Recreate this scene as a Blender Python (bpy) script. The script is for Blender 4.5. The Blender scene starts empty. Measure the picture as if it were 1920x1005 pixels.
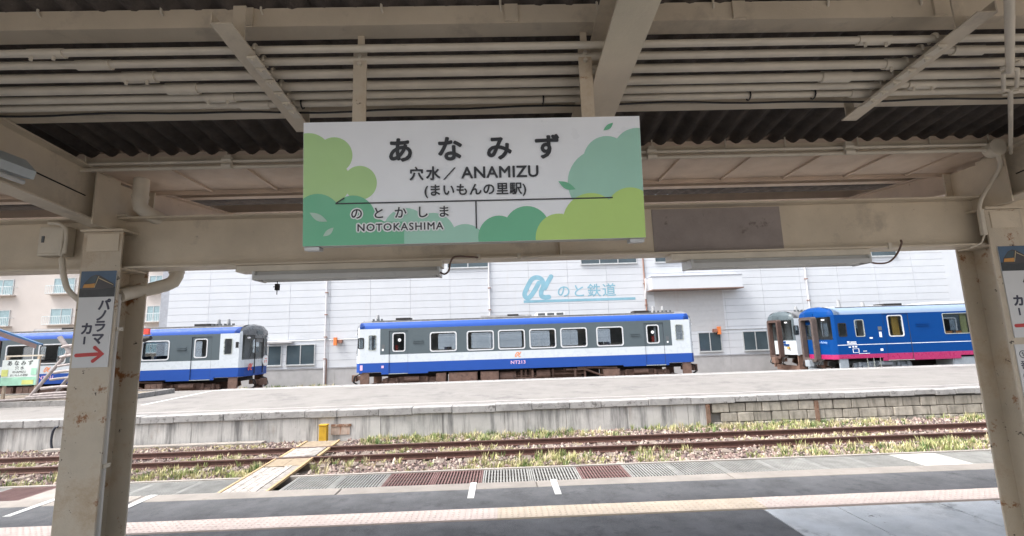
import bpy, bmesh, math, random
import numpy as np
from mathutils import Matrix, Vector, Euler
random.seed(7); RNG = np.random.default_rng(11)
S = bpy.context.scene
COL = S.collection
R = math.radians
# ------------------------------------------------------------------ camera
H = 2.63                      # eye height above the rail heads (z = 0)
TH, RO, YA = 0.15406, -0.0316, 0.02468
F = Vector((math.sin(YA)*math.cos(TH), math.cos(YA)*math.cos(TH), math.sin(TH)))
R0 = Vector((math.cos(YA), -math.sin(YA), 0)); U0 = R0.cross(F)
RV = math.cos(RO)*R0 + math.sin(RO)*U0; UV = -math.sin(RO)*R0 + math.cos(RO)*U0
cd = bpy.data.cameras.new('camera'); cd.sensor_width = 36; cd.lens = 880/1920*36
cd.clip_start = .05; cd.clip_end = 2000
cam = bpy.data.objects.new('camera', cd); COL.objects.link(cam)
m = Matrix((RV, UV, -F)).transposed().to_4x4(); m.translation = (0, 0, H); cam.matrix_world = m
S.camera = cam
# ------------------------------------------------------------------ sky, sun, exposure
SUN_EL, SUN_AZ = R(58), R(252)      # azimuth measured from +Y (away from the camera) clockwise
w = bpy.data.worlds.new('World'); S.world = w; w.use_nodes = True
nt = w.node_tree; bg = nt.nodes['Background']
sk = nt.nodes.new('ShaderNodeTexSky'); sk.sky_type = 'NISHITA'; sk.sun_disc = False
sk.sun_elevation = SUN_EL; sk.sun_rotation = SUN_AZ; sk.dust_density = 6; sk.air_density = 1.0; sk.ozone_density = 1.0
hs = nt.nodes.new('ShaderNodeHueSaturation'); hs.inputs['Saturation'].default_value = .4
nt.links.new(sk.outputs[0], hs.inputs['Color']); nt.links.new(hs.outputs[0], bg.inputs[0])
bg.inputs[1].default_value = .15
sd = bpy.data.lights.new('sun', 'SUN'); sd.energy = 1.1; sd.angle = R(30); sd.color = (1, .96, .9)
so = bpy.data.objects.new('sun', sd); COL.objects.link(so)
sdir = Vector((math.sin(SUN_AZ)*math.cos(SUN_EL), math.cos(SUN_AZ)*math.cos(SUN_EL), math.sin(SUN_EL)))
so.rotation_euler = sdir.to_track_quat('Z', 'Y').to_euler(); so.location = (0, -20, 40)
S.view_settings.view_transform = 'Standard'; S.view_settings.look = 'None'
S.view_settings.exposure = 1.45; S.view_settings.gamma = 1
# ------------------------------------------------------------------ materials
MATS = {}
def mat(name, col, rough=.6, metal=0, var=.12, scale=5, bump=0, bscale=60, spots=None, streak=None, rnd=0, spec=.5, coat=0):
    if name in MATS: return MATS[name]
    ma = bpy.data.materials.new(name); ma.use_nodes = True; MATS[name] = ma
    n = ma.node_tree.nodes; l = ma.node_tree.links; b = n['Principled BSDF']
    b.inputs['Roughness'].default_value = rough; b.inputs['Metallic'].default_value = metal
    b.inputs['Specular IOR Level'].default_value = spec; b.inputs['Coat Weight'].default_value = coat
    geo = n.new('ShaderNodeNewGeometry'); pos = geo.outputs['Position']
    def noise(sc, det=4, vec=pos, r=.6):
        t = n.new('ShaderNodeTexNoise'); t.inputs['Scale'].default_value = sc
        t.inputs['Detail'].default_value = det; t.inputs['Roughness'].default_value = r
        l.new(vec, t.inputs['Vector']); return t.outputs['Fac']
    def rng(v, a, b_, c, d_):
        t = n.new('ShaderNodeMapRange'); t.inputs[1].default_value = a; t.inputs[2].default_value = b_
        t.inputs[3].default_value = c; t.inputs[4].default_value = d_; l.new(v, t.inputs[0]); return t.outputs[0]
    def mixc(f, a, c2):
        t = n.new('ShaderNodeMix'); t.data_type = 'RGBA'; l.new(f, t.inputs[0])
        if isinstance(a, tuple): t.inputs[6].default_value = (*a, 1)
        else: l.new(a, t.inputs[6])
        t.inputs[7].default_value = (*c2, 1); return t.outputs[2]
    sv = rng(noise(scale), .3, .7, 1-var, 1+var)
    v2 = n.new('ShaderNodeVectorMath'); v2.operation = 'SCALE'; v2.inputs[0].default_value = col; l.new(sv, v2.inputs['Scale'])
    c = v2.outputs[0]
    if rnd:
        oi = n.new('ShaderNodeObjectInfo'); k = rng(oi.outputs['Random'], 0, 1, 1-rnd, 1+rnd)
        v3 = n.new('ShaderNodeVectorMath'); v3.operation = 'SCALE'; l.new(c, v3.inputs[0]); l.new(k, v3.inputs['Scale']); c = v3.outputs[0]
    if streak:                                   # (colour, amount, across, down): dirt that ran down a wall
        for (sc_, am, ax, az, lo) in streak:
            mp = n.new('ShaderNodeMapping'); mp.inputs['Scale'].default_value = (ax, ax, az); l.new(pos, mp.inputs['Vector'])
            f = rng(noise(1, 5, mp.outputs[0], .65), lo, lo+.2, 0, am); c = mixc(f, c, sc_)
    if spots:                                    # (colour, scale, low, high)
        for (sc_, sc, lo, hi) in spots:
            f = rng(noise(sc, 6, pos, .7), lo, hi, 0, 1); c = mixc(f, c, sc_)
    l.new(c, b.inputs['Base Color'])
    if bump:
        bp = n.new('ShaderNodeBump'); bp.inputs['Strength'].default_value = bump; bp.inputs['Distance'].default_value = .02
        l.new(noise(bscale, 6), bp.inputs['Height']); l.new(bp.outputs[0], b.inputs['Normal'])
    rv = rng(noise(scale*2.3), .3, .7, max(.05, rough-.1), min(1, rough+.1)); l.new(rv, b.inputs['Roughness'])
    return ma
def glass(name, tint=(.55, .6, .62), ior=1.5):
    if name in MATS: return MATS[name]
    ma = bpy.data.materials.new(name); ma.use_nodes = True; MATS[name] = ma
    n = ma.node_tree.nodes; l = ma.node_tree.links; n.remove(n['Principled BSDF'])
    tr = n.new('ShaderNodeBsdfTransparent'); tr.inputs[0].default_value = (*tint, 1)
    gl = n.new('ShaderNodeBsdfGlossy'); gl.inputs['Roughness'].default_value = .03; gl.inputs[0].default_value = (.9, .93, .95, 1)
    fr = n.new('ShaderNodeFresnel'); ge = n.new('ShaderNodeNewGeometry'); mr = n.new('ShaderNodeMapRange')   # same reflectance from either side of a thin pane
    mr.inputs[3].default_value = ior; mr.inputs[4].default_value = 1/ior; l.new(ge.outputs['Backfacing'], mr.inputs[0]); l.new(mr.outputs[0], fr.inputs[0])
    mx = n.new('ShaderNodeMixShader'); l.new(fr.outputs[0], mx.inputs[0]); l.new(tr.outputs[0], mx.inputs[1]); l.new(gl.outputs[0], mx.inputs[2])
    l.new(mx.outputs[0], n['Material Output'].inputs[0]); return ma
RUST = (.13, .045, .018)
BEIGE = mat('beige_paint', (.61, .53, .415), .45, var=.10, scale=3, bump=.12, bscale=90,
            spots=[((.16, .11, .075), 26, .70, .74), ((.36, .31, .25), 2.2, .56, .75)])
BEIGE2 = mat('beige_paint_rusty', (.545, .475, .375), .5, var=.12, scale=3, bump=.2, bscale=120,
             spots=[((.46, .36, .25), 3, .5, .66), ((.27, .12, .045), 5.5, .605, .655), ((.05, .035, .028), 15, .645, .675)],
             streak=[((.25, .13, .06), .5, 14, 1.5, .66)])
PIPEP = mat('beige_pipe_paint', (.61, .555, .46), .4, var=.1, scale=6, bump=.08)
PATCHP = mat('mauve_undercoat', (.30, .26, .245), .6, var=.14, scale=5, bump=.2, spots=[((.17, .14, .13), 9, .62, .7)])
WARM = mat('warm_cream_paint', (.56, .45, .36), .5, var=.12, scale=4, bump=.1, spots=[((.22, .13, .08), 9, .66, .74)])
SLATE = mat('dark_slate_sheet', (.085, .07, .06), .8, var=.35, scale=9, bump=.4, bscale=70, spots=[((.13, .11, .095), 22, .64, .74)])
BLACKR = mat('black_rubber', (.015, .015, .016), .6)
GALV = mat('galvanised_steel', (.42, .43, .43), .45, metal=.6, var=.2, scale=12)
LAMPW = mat('lamp_grey_enamel', (.55, .56, .55), .35, var=.06)
ASPH = mat('asphalt_dark', (.135, .139, .148), .9, var=.25, scale=3, bump=.9, bscale=110, spots=[((.085, .087, .093), 4, .54, .70), ((.20, .20, .205), 75, .58, .68), ((.06, .06, .065), 95, .60, .68)])
ASPH2 = mat('asphalt_light', (.215, .205, .195), .9, var=.10, scale=1.2, bump=.4, bscale=120, spots=[((.155, .148, .145), .7, .54, .66), ((.12, .115, .11), 2.6, .66, .7), ((.27, .26, .255), 14, .6, .75)])
CONC = mat('concrete_pale', (.30, .275, .25), .85, var=.15, scale=3, bump=.5, bscale=70, spots=[((.22, .19, .16), 6, .60, .74)], rnd=.06)
CONCP = mat('concrete_patch', (.46, .49, .52), .8, var=.2, scale=2.5, bump=.5, bscale=60, spots=[((.12, .12, .125), 4.2, .655, .68), ((.22, .235, .25), 1.3, .55, .62), ((.56, .58, .60), 2.0, .5, .72)])
COPE = mat('coping_concrete', (.33, .325, .32), .85, var=.2, scale=3, bump=.7, bscale=45, spots=[((.14, .135, .13), 7, .54, .66)], rnd=.1)
WALLC = mat('platform_wall_concrete', (.50, .49, .47), .88, var=.10, scale=2, bump=.4, bscale=40, rnd=.05,
            streak=[((.10, .10, .10), .85, 3.5, .35, .50), ((.07, .07, .07), .8, 11, .6, .56), ((.13, .13, .125), .6, 1.1, .6, .52), ((.34, .20, .11), .35, 2.2, .8, .60)], spots=[((.1, .09, .08), 9, .66, .72)])
STONE = mat('platform_stone_block', (.37, .34, .29), .9, var=.2, scale=6, bump=.8, bscale=40, rnd=.18,
            streak=[((.10, .09, .075), .8, 5, .7, .50)])
GROUND = mat('ballast_ground', (.20, .165, .135), .95, var=.35, scale=9, bump=1, bscale=40, spots=[((.30, .27, .17), .8, .52, .66), ((.09, .07, .06), 30, .55, .7)])
WHITEP = mat('white_road_paint', (.62, .62, .61), .7, var=.08, bump=.2, spots=[((.4, .39, .38), 25, .68, .76)])
TILEP = mat('tactile_pink', (.70, .59, .54), .8, var=.08, bump=.15, rnd=.04, spots=[((.5, .42, .38), 18, .66, .76)])
TILEY = mat('tactile_cream', (.68, .575, .46), .8, var=.07, bump=.15, rnd=.05)
RAILM = mat('rail_rust', (.095, .046, .036), .65, metal=.2, var=.25, scale=12, bump=.2)
RAILT = mat('rail_head_worn', (.20, .13, .11), .4, metal=.6, var=.2, scale=8)
WOODG = mat('weathered_wood', (.19, .155, .13), .9, var=.25, scale=10, bump=.5, rnd=.15)
PLANKW = mat('worn_white_plank', (.31, .29, .27), .85, var=.25, scale=6, bump=.4, rnd=.16, spots=[((.17, .145, .12), 7, .52, .66)])
PLANKB = mat('sandy_board', (.27, .215, .15), .9, var=.2, scale=8, bump=.4, rnd=.1)
YEL = mat('yellow_paint', (.52, .31, .02), .55, var=.15, scale=9, bump=.2, spots=[((.35, .22, .03), 9, .62, .7)])
YELP = mat('yellow_edge_faded', (.40, .28, .15), .7, var=.2, scale=9)
GRATE = mat('grate_steel', (.30, .30, .285), .6, metal=.3, var=.2, scale=4, rnd=.1)
GRATR = mat('grate_rusted', (.15, .085, .08), .75, var=.2, scale=4, rnd=.1)
PLATE = mat('pale_cover_plate', (.52, .51, .46), .8, var=.15, scale=3, bump=.2)
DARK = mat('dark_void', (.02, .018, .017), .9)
# ------------------------------------------------------------------ mesh helpers
class MB:
    def __init__(s): s.v = []; s.f = []; s.m = []
    def add(s, vs, fs, mi=0):
        o = len(s.v); s.v += [tuple(p) for p in vs]; s.f += [tuple(i+o for i in f) for f in fs]; s.m += [mi]*len(fs); return s
    def box(s, x0, x1, y0, y1, z0, z1, mi=0):
        return s.add([(x0,y0,z0),(x1,y0,z0),(x1,y1,z0),(x0,y1,z0),(x0,y0,z1),(x1,y0,z1),(x1,y1,z1),(x0,y1,z1)],
                     [(0,3,2,1),(4,5,6,7),(0,1,5,4),(1,2,6,5),(2,3,7,6),(3,0,4,7)], mi)
    def prism(s, poly, axis, a, b, mi=0):
        """extrude a 2-d outline along axis ('x': outline is (y,z); 'y': (x,z); 'z': (x,y))"""
        n = len(poly); P = {'x': lambda p, t: (t, p[0], p[1]), 'y': lambda p, t: (p[0], t, p[1]), 'z': lambda p, t: (p[0], p[1], t)}[axis]
        vs = [P(p, a) for p in poly] + [P(p, b) for p in poly]
        fs = [tuple(range(n))[::-1], tuple(range(n, 2*n))] + [(i, (i+1) % n, n+(i+1) % n, n+i) for i in range(n)]
        return s.add(vs, fs, mi)
    def tube(s, pts, r, n=8, mi=0, caps=True):
        pts = [Vector(p) for p in pts]; rr = r if isinstance(r, (list, tuple)) else [r]*len(pts)
        rings = []; up = None
        for i, p in enumerate(pts):
            d = (pts[min(i+1, len(pts)-1)] - pts[max(i-1, 0)]).normalized()
            if up is None: up = Vector((0, 0, 1)) if abs(d.z) < .9 else Vector((0, 1, 0))
            a = d.cross(up).normalized(); b = a.cross(d).normalized(); up = b
            rings.append([p + rr[i]*(math.cos(2*math.pi*k/n)*a + math.sin(2*math.pi*k/n)*b) for k in range(n)])
        vs = [v for g in rings for v in g]; fs = []
        for i in range(len(rings)-1):
            for k in range(n): fs.append((i*n+k, i*n+(k+1) % n, (i+1)*n+(k+1) % n, (i+1)*n+k))
        if caps: fs += [tuple(range(n))[::-1], tuple(range((len(rings)-1)*n, len(rings)*n))]
        return s.add(vs, fs, mi)
    def bar(s, p, q, wx, wy, up=(0, 0, 1), mi=0):
        p, q = Vector(p), Vector(q); d = (q-p).normalized(); a = d.cross(Vector(up)).normalized(); b = a.cross(d)
        vs = [c + sx*wx/2*a + sy*wy/2*b for c in (p, q) for sx, sy in ((-1,-1),(1,-1),(1,1),(-1,1))]
        return s.add(vs, [(3,2,1,0),(4,5,6,7),(0,1,5,4),(1,2,6,5),(2,3,7,6),(3,0,4,7)], mi)
    def ibeam(s, p, q, hgt, wid, tf=.012, tw=.01, mi=0):
        """H section from p to q (centre of the TOP face), web vertical"""
        p, q = Vector(p), Vector(q); up = Vector((0, 0, 1))
        for dz, h_, w_ in ((tf/2, tf, wid), (hgt-tf/2, tf, wid), (hgt/2, hgt-2*tf-.0006, tw)):
            s.bar(p-up*dz, q-up*dz, w_, h_, mi=mi)
        return s
    def build(s, name, mt, parent=None, smooth=None, org=None):
        mts = mt if isinstance(mt, (list, tuple)) else [mt]
        a = np.array(s.v, dtype=float); c = (a.min(0)+a.max(0))/2 if org is None else np.array(org, dtype=float)
        me = bpy.data.meshes.new(name); me.from_pydata([tuple(p) for p in a-c], [], s.f)
        for q in mts: me.materials.append(q)
        if len(mts) > 1: me.polygons.foreach_set('material_index', s.m)
        bm = bmesh.new(); bm.from_mesh(me); bmesh.ops.recalc_face_normals(bm, faces=bm.faces); bm.to_mesh(me); bm.free()
        if smooth:
            me.polygons.foreach_set('use_smooth', [True]*len(me.polygons)); me.set_sharp_from_angle(angle=R(smooth))
        o = bpy.data.objects.new(name, me); COL.objects.link(o); place(o, c, parent); return o
WL = {}
def place(o, c, parent=None):
    c = Vector(c); WL[o.name] = c
    if parent is not None: o.parent = parent; o.location = c - WL[parent.name]
    else: o.location = c
def tag(o, label=None, cat=None, group=None, kind=None):
    if label: o['label'] = label
    if cat: o['category'] = cat
    if group: o['group'] = group
    if kind: o['kind'] = kind
    return o
def thing(name, loc, label, cat, group=None, kind=None):
    o = bpy.data.objects.new(name, None); o.empty_display_size = .2; COL.objects.link(o); place(o, loc)
    return tag(o, label, cat, group, kind)
def inst(src, name, c, parent, mt=None, rz=0, scale=None):
    o = bpy.data.objects.new(name, src.data); COL.objects.link(o); place(o, c, parent)
    if rz: o.rotation_euler.z = rz
    if scale: o.scale = scale
    if mt is not None:
        o.material_slots[0].link = 'OBJECT'; o.material_slots[0].material = mt
    return o
def flat(pts, off, dirs=((1, 0, 0), (0, 0, 1)), o=(0, 0, 0)):
    a, b = Vector(dirs[0]), Vector(dirs[1]); nrm = a.cross(b); o = Vector(o)
    return [tuple(o + a*x + b*y + nrm*off) for x, y in pts]
TEXTN = [0]
def text(s, size, loc, mt, parent, offset=0., name='lettering', rot=(R(90), 0, 0), align='CENTER', sx=1., space=1., thick=.0004, shear=0.):
    cu = bpy.data.curves.new('t', 'FONT'); cu.body = s; cu.size = size; cu.align_x = align; cu.align_y = 'CENTER'
    cu.extrude = thick; cu.resolution_u = 3; cu.space_character = space; cu.shear = shear
    t = bpy.data.objects.new('t', cu); COL.objects.link(t)
    dg = bpy.context.evaluated_depsgraph_get(); dg.update()
    me = bpy.data.meshes.new_from_object(t.evaluated_get(dg)); bpy.data.objects.remove(t); bpy.data.curves.remove(cu)
    if offset:                                   # heavier strokes: the outline swept round a small circle
        bm = bmesh.new()
        for k in range(8):
            m2 = me.copy(); a = k*math.pi/4; m2.transform(Matrix.Translation((math.cos(a)*offset*size, math.sin(a)*offset*size, .00003*k))); bm.from_mesh(m2); bpy.data.meshes.remove(m2)
        bm.to_mesh(me); bm.free()
    me.name = name; me.materials.clear(); me.materials.append(mt)
    if sx != 1: me.transform(Matrix.Diagonal((sx, 1, 1, 1)))
    o = bpy.data.objects.new(name, me); COL.objects.link(o); o.rotation_euler = rot; place(o, loc, parent); return o
def ribbon(pts, wd, cap=8):
    """outline pieces of a round-ended stroke: list of quads and cap fans in 2-d"""
    pts = [Vector(p) for p in pts]; L = []; Rr = []
    for i, p in enumerate(pts):
        d = (pts[min(i+1, len(pts)-1)] - pts[max(i-1, 0)]).normalized(); nrm = Vector((-d.y, d.x))
        L.append(p+nrm*wd/2); Rr.append(p-nrm*wd/2)
    d0 = (pts[0]-pts[1]).normalized(); d1 = (pts[-1]-pts[-2]).normalized()
    def arc(c, d):
        a0 = math.atan2(d.y, d.x); return [c + wd/2*Vector((math.cos(a0+t), math.sin(a0+t))) for t in np.linspace(math.pi/2, -math.pi/2, cap)[1:-1]]
    return L, Rr, arc(pts[0], d0), arc(pts[-1], d1)
def stroke_mesh(mb, pts, wd, fn, mi=0):
    L, Rr, a0, a1 = ribbon(pts, wd); n = len(L)
    vs = [fn(p) for p in L+Rr]; fs = [(i, i+1, n+i+1, n+i) for i in range(n-1)]; mb.add(vs, fs, mi)
    mb.add([fn(p) for p in [Rr[0]]+a0+[L[0]]], [tuple(range(len(a0)+2))], mi)
    mb.add([fn(p) for p in [L[-1]]+a1+[Rr[-1]]], [tuple(range(len(a1)+2))], mi)
def catmull(P, n=6):
    P = [Vector(p) for p in P]; P = [2*P[0]-P[1]] + P + [2*P[-1]-P[-2]]; out = []
    for i in range(1, len(P)-2):
        for k in range(n):
            t = k/n; a, b, c, d_ = P[i-1:i+3]
            out.append(.5*((2*b)+(c-a)*t+(2*a-5*b+4*c-d_)*t*t+(3*b-a-3*c+d_)*t**3))
    out.append(P[-2]); return out
ALPHA = [[(345,268),(300,345),(250,415),(213,446),(178,430),(172,385),(215,295),(262,222),(315,198),(368,212),(398,255),(400,310),(372,372),(375,425),(415,443),(462,440)],
         [(498,192),(455,262),(418,330)]]
def emblem(parent, mt, x, z, h, y, thick=.003, wd=52):
    mb = MB(); k = h/300
    for j, p in enumerate(ALPHA):
        pts = catmull([Vector((a-325, 320-b))*k for a, b in p], 4)
        stroke_mesh(mb, pts, wd*k, lambda q, j=j: (x+q.x, y-j*thick*.6, z+q.y))
    return mb.build('emblem', mt, parent)
# ================================================================== ground, platforms, tracks
GZ = -.26
g = MB(); g.add([(-400,-200,GZ),(400,-200,GZ),(400,500,GZ),(-400,500,GZ)], [(0,1,2,3)])
tag(g.build('ground', GROUND, org=(0, 0, GZ)), 'brown stony ground between the platforms and under the trains', 'ground', kind='structure')
P1 = .9
pf = MB(); pf.box(-60, 60, -8, 5.93, GZ+.01, P1-.012)
near = tag(pf.build('near_platform', CONC, org=(0, 0, 0)), 'near station platform with asphalt top and tactile strip', 'platform', kind='structure')
def sheet(name, x0, x1, y0, y1, z, mt, par, t=.01, seg=1):
    b = MB(); b.box(x0, x1, y0, y1, z-t, z); return b.build(name, mt, par)
sheet('asphalt_strip', -60, 60, 5.275, 5.929, P1, ASPH, near)
sheet('asphalt_surface', -60, 2.54, -8, 4.935, P1-.002, ASPH, near)
# concrete slabs beside the asphalt
for i, (x0, x1, y0, y1) in enumerate([(2.553, 3.27, 3.6, 4.92), (3.284, 4.3, 3.9, 4.92), (4.314, 6.0, 2.5, 4.92), (2.553, 3.27, 2.2, 3.588), (3.284, 4.3, 2.2, 3.888)]):
    sheet('concrete_slab', x0, x1, y0, y1, P1-.001-.0007*i, CONCP, near, .02)
sheet('slab_bed', 2.545, 60, -8, 4.93, P1-.011, CONC, near, .006)
# coping stones along the near edge
x = -14.03; random.seed(3)
while x < 14:
    L = 2.4; b = MB(); z = P1+random.uniform(-.003, .004)
    b.box(x+.006, x+L-.006, 5.935, 6.2, P1-.2, z); o = b.build('coping_stone', CONC, near); x += L
    bv = o.modifiers.new('bevel', 'BEVEL'); bv.width = .012; bv.segments = 2
# tactile tiles with their studs
def tile_mesh():
    b = MB(); b.box(-.1495, .1495, -.1495, .1495, -.012, .008); n = 6
    for i in range(5):
        for j in range(5):
            cx, cy = -.12+.06*i, -.12+.06*j
            lo = [(cx+.0155*math.cos(2*math.pi*k/n), cy+.0155*math.sin(2*math.pi*k/n), .008) for k in range(n)]
            hi = [(cx+.0095*math.cos(2*math.pi*k/n), cy+.0095*math.sin(2*math.pi*k/n), .0135) for k in range(n)]
            b.add(lo+hi, [(k, (k+1) % n, n+(k+1) % n, n+k) for k in range(n)]+[tuple(range(n, 2*n))])
    return b
t0 = None
for i in range(-22, 24):
    cx = .05+.3003*i; cy = 5.105+.0012*random.uniform(-1, 1); mt = TILEY if 0 <= i <= 8 else TILEP
    if t0 is None:
        t0 = tile_mesh().build('tactile_tile', mt, near, org=(0, 0, 0)); place(t0, (cx, cy, P1-.002), near); t0.data.materials[0] = TILEP
    else: inst(t0, 'tactile_tile', (cx, cy, P1-.002+random.uniform(-.001, .001)), near, mt if mt is TILEY else None)
for (x0, x1, y0, y1) in [(-.445, -.37, 5.6, 6.19), (.545, .62, 5.62, 6.19), (-5.52, -5.44, 5.6, 6.19), (-4.36, -4.27, 5.62, 6.19)]:
    b = MB(); b.box(x0, x1, y0, y1, P1+.001, P1+.0065); b.build('painted_mark', WHITEP, near)
# ---- drain channel with gratings between the tracks
dr = MB(); dr.box(-16, 24, 9.50, 9.53, GZ, -.05); dr.box(-16, 24, 10.47, 10.55, GZ, -.03)
drain = tag(dr.build('drain_channel', CONC, org=(0, 10, GZ)), 'long drain channel with gratings running beside the weedy track', 'drain', kind='structure')
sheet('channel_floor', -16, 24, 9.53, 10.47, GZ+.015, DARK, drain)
def grate_mesh():
    b = MB(); w2, d2 = .478, .463
    b.box(-w2, -w2+.025, -d2, d2, -.04, 0); b.box(w2-.025, w2, -d2, d2, -.04, 0)
    b.box(-w2+.025, w2-.025, -d2, -d2+.02, -.04, 0); b.box(-w2+.025, w2-.025, d2-.02, d2, -.04, 0)
    for k in range(15):
        cx = -w2+.055+k*(2*w2-.11)/14; b.box(cx-.013, cx+.013, -d2+.02, d2-.02, -.014, -.001)
    for k in (-.25, 0, .25): b.box(-w2+.025, w2-.025, k-.006, k+.006, -.03, -.0145)
    return b
g0 = None; XE = -.473
for k in range(-12, 22):
    cx = XE+.97*k+.485
    if -6.1 < cx < -4.6: continue
    if k in (9, 12, 13, 14, 16, -9):               # solid cover slabs
        b = MB(); b.box(cx-.478, cx+.478, 9.55, 10.455, -.12, -.048+.004*(k % 3)); b.build('cover_slab', PLATE if k == 9 else CONC, drain); continue
    mt = GRATR if k in (-2, -1, 2, -10) else None
    if g0 is None: g0 = grate_mesh().build('grating', GRATE, drain, org=(0, 0, 0)); place(g0, (cx, 10.0, -.048), drain)
    else: inst(g0, 'grating', (cx, 10.0+random.uniform(-.01, .01), -.048), drain, mt)
inst(g0, 'grating', (-5.9, 10.0, -.048), drain, scale=(.8, 1, 1))
# ---- tracks
def rail_profile(y):
    h = [(-.064, -.15), (.064, -.15), (.064, -.135), (.012, -.115), (.009, -.045), (.0325, -.035), (.0325, -.004), (.026, 0), (-.026, 0), (-.0325, -.004), (-.0325, -.035), (-.009, -.045), (-.012, -.115), (-.064, -.135)]
    return [(y+a, b) for a, b in h]
def track(name, yc, x0, x1, label, sleepers):
    t = thing(name, (0, yc, -.15), label, 'railway track', kind='structure')
    for s_ in (-1, 1):
        b = MB(); b.prism(rail_profile(yc+s_*.565), 'x', x0, x1); o = b.build('rail', [RAILM, RAILT], t)
        for p in o.data.polygons:
            if p.normal.z > .9 and p.center.z > .05: p.material_index = 1
    s0 = None
    for xs in sleepers:
        if s0 is None:
            b = MB(); b.box(-.105, .105, -1.02, 1.02, -.1, .05); s0 = b.build('sleeper', WOODG, t, org=(0, 0, 0)); place(s0, (xs, yc, -.195), t)
        else: inst(s0, 'sleeper', (xs, yc+random.uniform(-.02, .02), -.197+random.uniform(0, .006)), t, rz=random.uniform(-.02, .02))
    return t
weed_track = track('railway_track', 12.665, -60, 60, 'rusty weed-grown track in front of the far platform', [-14+.69*i for i in range(50)])
track('railway_track', 26.3, -60, 60, 'track behind the far platform carrying the blue and white trains', [])
track('railway_track', 30.3, 5, 60, 'track nearest the white depot wall', [])
# ---- far platform
P2 = .7; FE = 15.0
fp = MB(); fp.box(-60, 60, FE+.12, 24.2, GZ+.01, P2)
far = tag(fp.build('far_platform', ASPH2, org=(0, 20, 0)), 'far platform with pale worn top and stained concrete wall', 'platform', kind='structure')
x = -19.0; random.seed(5)
while x < 6.2:                                          # cast concrete wall panels
    L = min(1.9, 6.3-x); b = MB(); b.box(x+.006, x+L-.006, FE+random.uniform(-.008, .008), FE+.115, GZ+.02, P2-.2); b.build('wall_panel', WALLC, far); x += L
random.seed(9)
for r_ in range(3):                                     # stone blocks on the right
    x = 6.45 + (.28 if r_ % 2 else 0)
    while x < 20:
        L = .56+random.uniform(-.05, .05); z1 = P2-.2-.285*r_; b = MB()
        b.box(x+.012, x+L-.012, FE-.01+random.uniform(-.015, .02), FE+.117, z1-.275, z1-.008); o = b.build('stone_block', STONE, far)
        bv = o.modifiers.new('bevel', 'BEVEL'); bv.width = .018; bv.segments = 2; x += L
for xp in (6.32, 9.75):
    b = MB(); b.box(xp-.06, xp+.06, FE-.05, FE+.05, GZ+.02, P2-.21); b.build('rail_post', mat('rusted_post', (.22, .14, .10), .8, var=.3, spots=[(RUST, 10, .5, .62)]), far)
x = -19.3; random.seed(6)
while x < 20:                                           # coping stones
    L = random.uniform(.95, 1.5) if x < 6 else random.uniform(.6, .8); b = MB(); zz = random.uniform(-.012, .012)
    th = .2 if x < 6 else .16
    b.box(x+.005, x+L-.005, FE-.07+random.uniform(-.012, .012), FE+.33, P2-th+random.uniform(-.015, .015), P2+.012+zz); o = b.build('coping_stone', COPE, far)
    bv = o.modifiers.new('bevel', 'BEVEL'); bv.width = .02; bv.segments = 2; x += L
b = MB(); b.box(-14.1, 60, 23.55, 23.7, P2+.001, P2+.006); b.build('painted_line', WHITEP, far)
b = MB(); b.add([(-13.55, 18.3, P2+.0035), (-13.4, 18.3, P2+.0035), (-14.0, 23.5, P2+.0035), (-14.15, 23.5, P2+.0035)], [(0, 1, 2, 3)]); b.build('painted_line', WHITEP, far)
b = MB(); b.box(-14.1, 60, 15.9, 15.96, P2+.001, P2+.005); b.build('painted_line', mat('faded_line', (.50, .48, .47), .8, spots=[((.44, .42, .41), 6, .45, .55)]), far)
x = -14.0
while x < 26:
    b = MB(); b.box(x+.01, x+1.49, 23.82, 24.3, P2-.15, P2+.012); b.build('edge_slab', COPE, far); x += 1.5
# raised planting bed at the far end of the platform
bed = MB()
for q in [(-30, -15.6, 19.0, 19.2), (-15.8, -15.6, 19.2, 23.2), (-30, -15.8, 23.0, 23.2)]: bed.box(q[0], q[1], q[2], q[3], P2-.05, P2+.2)
bedo = tag(bed.build('planting_bed', mat('kerb_concrete', (.26, .25, .24), .9, var=.25, scale=4, bump=.5, spots=[((.1, .1, .09), 5, .55, .7)]), org=(-20, 21, P2)), 'raised bed with dark concrete kerb at the end of the far platform', 'planting bed', kind='structure')
b = MB(); b.box(-30, -15.8, 19.2, 23.0, P2-.04, P2+.14); b.build('soil', GROUND, bedo)
# ---- staff crossing of planks over the weedy track
cr = thing('plank_crossing', (-5.1, 11, -.15), 'worn timber plank crossing with yellow edges leading over the track', 'crossing')
def plank(x0, x1, y0, y1, z, mt, t=.05, sh=-.07):
    def px(x, y): return x + sh*(y-9.6)
    b = MB(); b.add([(px(x0,y0),y0,z-t),(px(x1,y0),y0,z-t),(px(x1,y1),y1,z-t),(px(x0,y1),y1,z-t),(px(x0,y0),y0,z),(px(x1,y0),y0,z),(px(x1,y1),y1,z),(px(x0,y1),y1,z)],
                    [(0,3,2,1),(4,5,6,7),(0,1,5,4),(1,2,6,5),(2,3,7,6),(3,0,4,7)])
    return b.build('plank', mt, cr)
random.seed(4)
for k in range(5): plank(-5.36+k*.165, -5.36+k*.165+.150, 8.4, 11.25+random.uniform(-.05, .05), -.005+random.uniform(-.006, .006), PLANKW)
for k in range(2): plank(-5.36+k*.415, -5.36+k*.415+.405, 11.31, 12.03, -.012, PLANKB)
for k in range(3): plank(-5.3+k*.27, -5.3+k*.27+.262, 12.19, 13.13, -.004+.004*k, PLANKW)
plank(-5.3, -4.47, 13.31, 14.1, -.02, PLANKB)
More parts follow.
